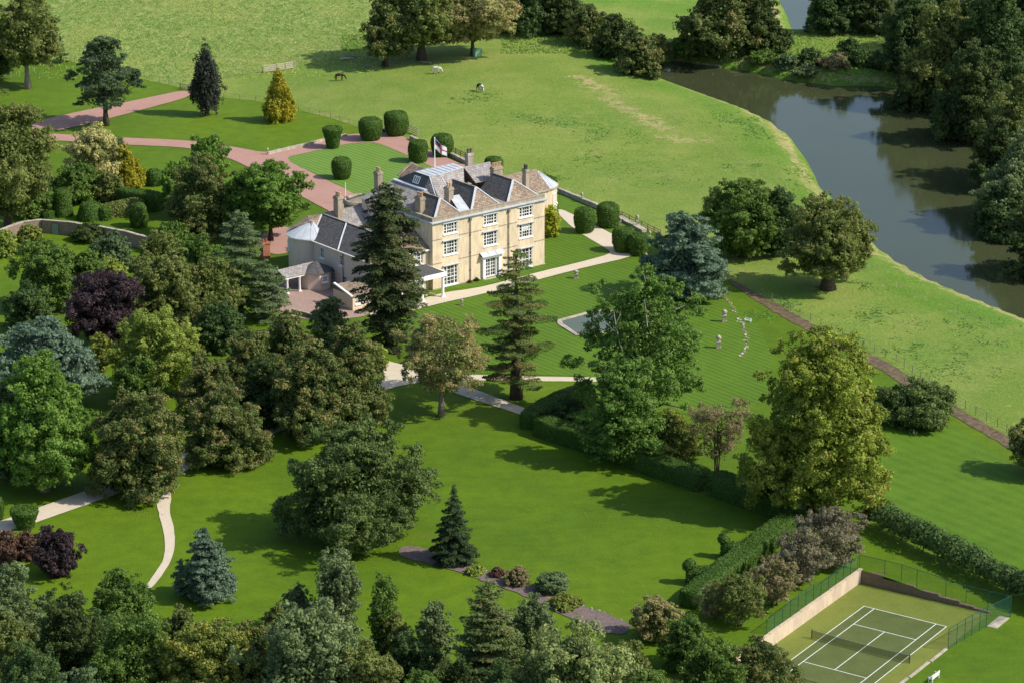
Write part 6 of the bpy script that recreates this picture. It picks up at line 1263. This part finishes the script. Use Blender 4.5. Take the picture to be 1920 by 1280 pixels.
# poles, brick pier, crate, logs
def pole(px, yb, yt, r0, label, mat='wood'):
    p = g(px, yb); h_ = ztop(p, yt) - p.z; r = empty('telegraph_pole', p, 0, label, 'pole'); bm = bmesh.new(); tube(bm, [(0, 0, -.2), (0, 0, h_)], [r0, r0 * .75], 8); bmobj('shaft', bm, M[mat], r); bm = bmesh.new(); box(bm, -.5, .5, -.05, .05, h_ - .5, h_ - .38); bmobj('crossarm', bm, M[mat], r)
pole(17, 434, 366, .17, 'brown telegraph pole at the left edge', 'wood'); pole(23, 434, 384, .10, 'thinner pale pole beside the brown telegraph pole', 'stone_pale')
p = g(497, 486); r = empty('brick_pier', p, HOUSE_R, 'red brick pier with a capped top left of the west wing', 'pier'); bm = bmesh.new(); box(bm, -.7, .7, -.55, .55, -.2, 2.7); box(bm, -.85, .85, -.7, .7, 2.702, 2.95); bmobj('shaft', bm, M['brick'], r); bm = bmesh.new(); lathe(bm, [(.22, 2.952), (.18, 3.5)], 8, -.3, 0); lathe(bm, [(.22, 2.952), (.18, 3.5)], 8, .3, 0); bmobj('pot', bm, M['brick'], r)
p = g(895, 106); r = empty('livestock_crate', p, .4, 'pale green field shelter box under the thin grey-olive tree', 'crate'); gm = flat('pale_green_sheet', (.22, .42, .25), .12); bm = bmesh.new(); box(bm, -.8, .8, -.6, .6, 0, 1.5)
for x in (-.6, -.2, .2, .6): box(bm, x - .05, x + .05, -.64, -.602, .05, 1.45)
bmobj('box', bm, gm, r); bm = bmesh.new(); box(bm, -.9, .9, -.7, .7, 1.502, 1.62); bmobj('lid', bm, gm, r)
def log(px, yb, L, r0, rz, label, mat='bark_pale'):
    p = g(px, yb); r = empty('fallen_log', p, rz, label, 'log'); bm = bmesh.new(); tube(bm, [(-L / 2, 0, r0), (0, .1, r0 * 1.1), (L / 2, 0, r0 * .9)], [r0, r0 * .9, r0 * .6], 7); tube(bm, [(L * .1, 0, r0), (L * .3, .6, r0 * 2.4)], [r0 * .5, r0 * .2], 5); bmobj('branch', bm, M[mat], r)
log(650, 112, 3.0, .22, .3, 'pale log lying under the trees at the foot of the hill', 'wood_pale'); log(660, 108, 2.4, .18, -.4, 'crooked grey log beside the pale log', 'bark_pale'); log(798, 118, 3.0, .12, 2.6, 'bleached fallen branch below the big oak', 'stone_pale'); log(686, 127, 1.6, .15, .2, 'short grey log in the tree shade', 'bark_pale')

# ------------------------------------------------------------------ horses: one skinned body each
def horse(px, yb, face, label, coat, scale=1.0, seed=0):
    p = g(px, yb); m = mpp(p)
    J = {'hip': (-.62, 0, 1.20), 'back': (-.1, 0, 1.17), 'with': (.42, 0, 1.26), 'neck': (.78, 0, 1.12), 'poll': (1.12, 0, .72), 'nose': (1.26, 0, .22), 'belly': (.1, 0, 1.0), 'tail0': (-.80, 0, 1.18), 'tail1': (-.93, 0, .80), 'tail2': (-.95, 0, .42)}
    R = {'hip': .30, 'back': .31, 'with': .29, 'neck': .20, 'poll': .13, 'nose': .075, 'belly': .28, 'tail0': .06, 'tail1': .07, 'tail2': .03}
    E_ = [('hip', 'back'), ('back', 'with'), ('with', 'neck'), ('neck', 'poll'), ('poll', 'nose'), ('back', 'belly'), ('hip', 'tail0'), ('tail0', 'tail1'), ('tail1', 'tail2')]
    for k, y, dx in (('fl', .16, .05), ('fr', -.16, -.12)):
        J[k + '1'] = (.42, y, .92); J[k + '2'] = (.44 + dx * .5, y, .52); J[k + '3'] = (.42 + dx, y, .10); J[k + '4'] = (.48 + dx, y, .03); R.update({k + '1': .15, k + '2': .075, k + '3': .06, k + '4': .08}); E_ += [('with', k + '1'), (k + '1', k + '2'), (k + '2', k + '3'), (k + '3', k + '4')]
    for k, y, dx in (('hl', .17, .1), ('hr', -.17, -.1)):
        J[k + '1'] = (-.58, y, .88); J[k + '2'] = (-.74 + dx, y, .50); J[k + '3'] = (-.66 + dx, y, .10); J[k + '4'] = (-.60 + dx, y, .03); R.update({k + '1': .18, k + '2': .085, k + '3': .06, k + '4': .08}); E_ += [('hip', k + '1'), (k + '1', k + '2'), (k + '2', k + '3'), (k + '3', k + '4')]
    for s in (-1, 1): J['ear%d' % s] = (1.10, s * .08, .88); R['ear%d' % s] = .03; E_.append(('poll', 'ear%d' % s))
    names = list(J); me = bpy.data.meshes.new('horse_body'); me.from_pydata([Vector(J[n]) * scale for n in names], [(names.index(a), names.index(b)) for a, b in E_], [])
    r = empty('horse', p + Vector((0, 0, .02)), face, label, 'horse'); o = link('body', me, coat, r); md = o.modifiers.new('skin', 'SKIN'); o.modifiers.new('sub', 'SUBSURF').render_levels = 2
    for i, n in enumerate(names): q = R[n] * scale; me.skin_vertices[0].data[i].radius = (q, q); me.skin_vertices[0].data[i].use_root = (n == 'hip')
    md.use_smooth_shade = True
    bm = bmesh.new(); 
    for t in range(9): f = t / 8; c = Vector(J['with']).lerp(Vector(J['poll']), f) * scale; beam(bm, c + Vector((.02, 0, .20 * scale * (1 - f * .4))), c + Vector((-.05, .10 * scale, -.02)), .12, .04)
    bmobj('mane', bm, M['metal_dark'], r)
def pied(name, c0, c1, th, seed):
    k = NT(name); n = k.noise(1.15, 1, .4, vec=k.n('ShaderNodeMapping').outputs[0]); mp = k.t.nodes[-2] if False else [x for x in k.t.nodes if x.type == 'MAPPING'][0]; mp.inputs['Location'].default_value = (seed, seed, 0); k.l(k.coord(), mp.inputs['Vector']); return k.done(k.ramp(n, [(th, c0), (th + .02, c1)]), .6)
horse(637, 152, 0.0, 'brown horse grazing at the left of the paddock', pied('brown_coat', (.045, .022, .012), (.05, .026, .016), .5, 1), 1.12); horse(719, 128, 1.3, 'black horse standing in the tree shade', pied('black_coat', (.008, .008, .009), (.012, .012, .013), .5, 2), 1.0)
horse(818, 139, -.1, 'white horse with dark patches grazing under the big oak', pied('piebald_white_coat', (.03, .025, .02), (.66, .62, .56), .40, 3), 1.12); horse(900, 172, -1.0, 'black and white horse grazing nearest the house', pied('piebald_black_coat', (.02, .018, .018), (.68, .66, .62), .50, 8), 1.15)
# tussocks of rough grass on the hill and along the banks
def tufts(name, regions, n, pal, size, label, seed):
    rs = np.random.RandomState(seed); P = []
    for (x0, x1, y0, y1, dn) in regions:
        for _ in range(int(n * dn)): q = gz(rs.uniform(x0, x1), rs.uniform(y0, y1)); P.append((q.x, q.y))
    P = np.array(P); z = H(P); k = (z > WZ + .5); P, z = P[k], z[k]; m = len(P)
    Q = np.stack([P[:, 0], P[:, 1], z + size * .25], 1); N = rs.normal(size=(m, 3)) * np.array([1, 1, .35]); S = size * (.4 + rs.rand(m)); link(name, leaf_mesh(name, Q, N, S, rs.rand(m), rs.rand(m) * .9, .5), F[pal]); return tag(bpy.data.objects[name], label, kind='stuff')
F['tuft'] = foliage('rough_grass', (0.07, 0.13, 0.02), (0.20, 0.26, 0.06), (.30, .30, .12), .2); F['reed'] = foliage('bank_herbage', (0.05, 0.10, 0.02), (0.13, 0.20, 0.04), (.30, .24, .12), .15)
tufts('hill_grass', [(0, 720, -20, 150, 1)], 24000, 'tuft', .20, 'rough tussocky grass on the hill pasture', 1)
tufts('bank_herbage', [(1340, 1700, 60, 160, 1), (940, 1190, 55, 125, .7), (640, 760, 85, 110, .3)], 9000, 'reed', .28, 'rank herbage on the far river bank and field edge', 2)

def weeds(n, spots, seed):
    rs = np.random.RandomState(seed); P = []
    for cx, cy, rx, ry in spots:
        for _ in range(n): q = gz(cx + rs.normal() * rx * .5, cy + rs.normal() * ry * .5); P.append((q.x, q.y))
    P = np.array(P); z = H(P); nz_ = np.array([mnoise.noise(Vector((a * .22, b * .12, 3))) + .5 * mnoise.noise(Vector((a * .7, b * .4, 9))) for a, b in P]); k = (z > WZ + .6) & (nz_ > .02); P, z = P[k], z[k]; m = len(P)
    Q = np.stack([P[:, 0], P[:, 1], z + .04], 1); N = rs.normal(size=(m, 3)) * np.array([1, 1, .5]) * .5 + np.array([0, 0, 1]); link('pasture_weeds', leaf_mesh('pasture_weeds', Q, N, .20 * (.4 + rs.rand(m)), rs.rand(m), rs.rand(m) * .5), F['weed']); tag(bpy.data.objects['pasture_weeds'], 'patches of darker coarse weeds in the pasture', kind='stuff')
F['weed'] = foliage('coarse_weeds', (0.075, 0.16, 0.03), (0.13, 0.24, 0.05), gain=1.5)
weeds(520, [(985, 235, 70, 14), (1080, 248, 100, 20), (1150, 262, 80, 16), (1200, 332, 130, 26), (1110, 300, 90, 18), (1400, 312, 60, 12), (1420, 250, 50, 20), (1370, 230, 60, 14), (1650, 592, 60, 14), (1800, 690, 120, 30), (1850, 655, 90, 20), (1620, 640, 70, 22), (1480, 575, 60, 14), (1590, 535, 50, 10), (1790, 610, 90, 16), (1500, 330, 40, 26), (1700, 650, 80, 20), (1430, 590, 60, 12), (880, 200, 60, 10), (1030, 330, 60, 10)], 5)
def litter():
    rs = np.random.RandomState(11); P = []
    for cx, cy, rx, ry, n in ((830, 770, 90, 30, 260), (968, 745, 60, 20, 150), (1190, 560, 90, 30, 100), (420, 875, 90, 30, 200), (700, 1015, 150, 40, 320), (1240, 960, 160, 30, 200), (860, 900, 200, 70, 160), (1100, 1000, 250, 70, 140), (240, 960, 120, 30, 160), (1500, 980, 120, 40, 160), (200, 1010, 120, 40, 60), (1750, 880, 150, 60, 90)):
        for _ in range(n): q = g(cx + rs.normal() * rx * .5, cy + rs.normal() * ry * .5) if False else gz(cx + rs.normal() * rx * .5, cy + rs.normal() * ry * .5); P.append((q.x, q.y))
    P = np.array(P); z = H(P); m = len(P); Q = np.stack([P[:, 0], P[:, 1], z + .17], 1); N = rs.normal(size=(m, 3)) * .3 + np.array([0, 0, 1])
    link('fallen_leaves', leaf_mesh('fallen_leaves', Q, N, .07 * (.5 + rs.rand(m)), rs.rand(m), rs.rand(m) * 1.0), foliage('dead_leaf', (.10, .09, .03), (.30, .26, .12), (.30, .2, .1), .4, gain=1.0)); tag(bpy.data.objects['fallen_leaves'], 'scattered fallen leaves and daisies on the mown lawns', kind='stuff')
litter()
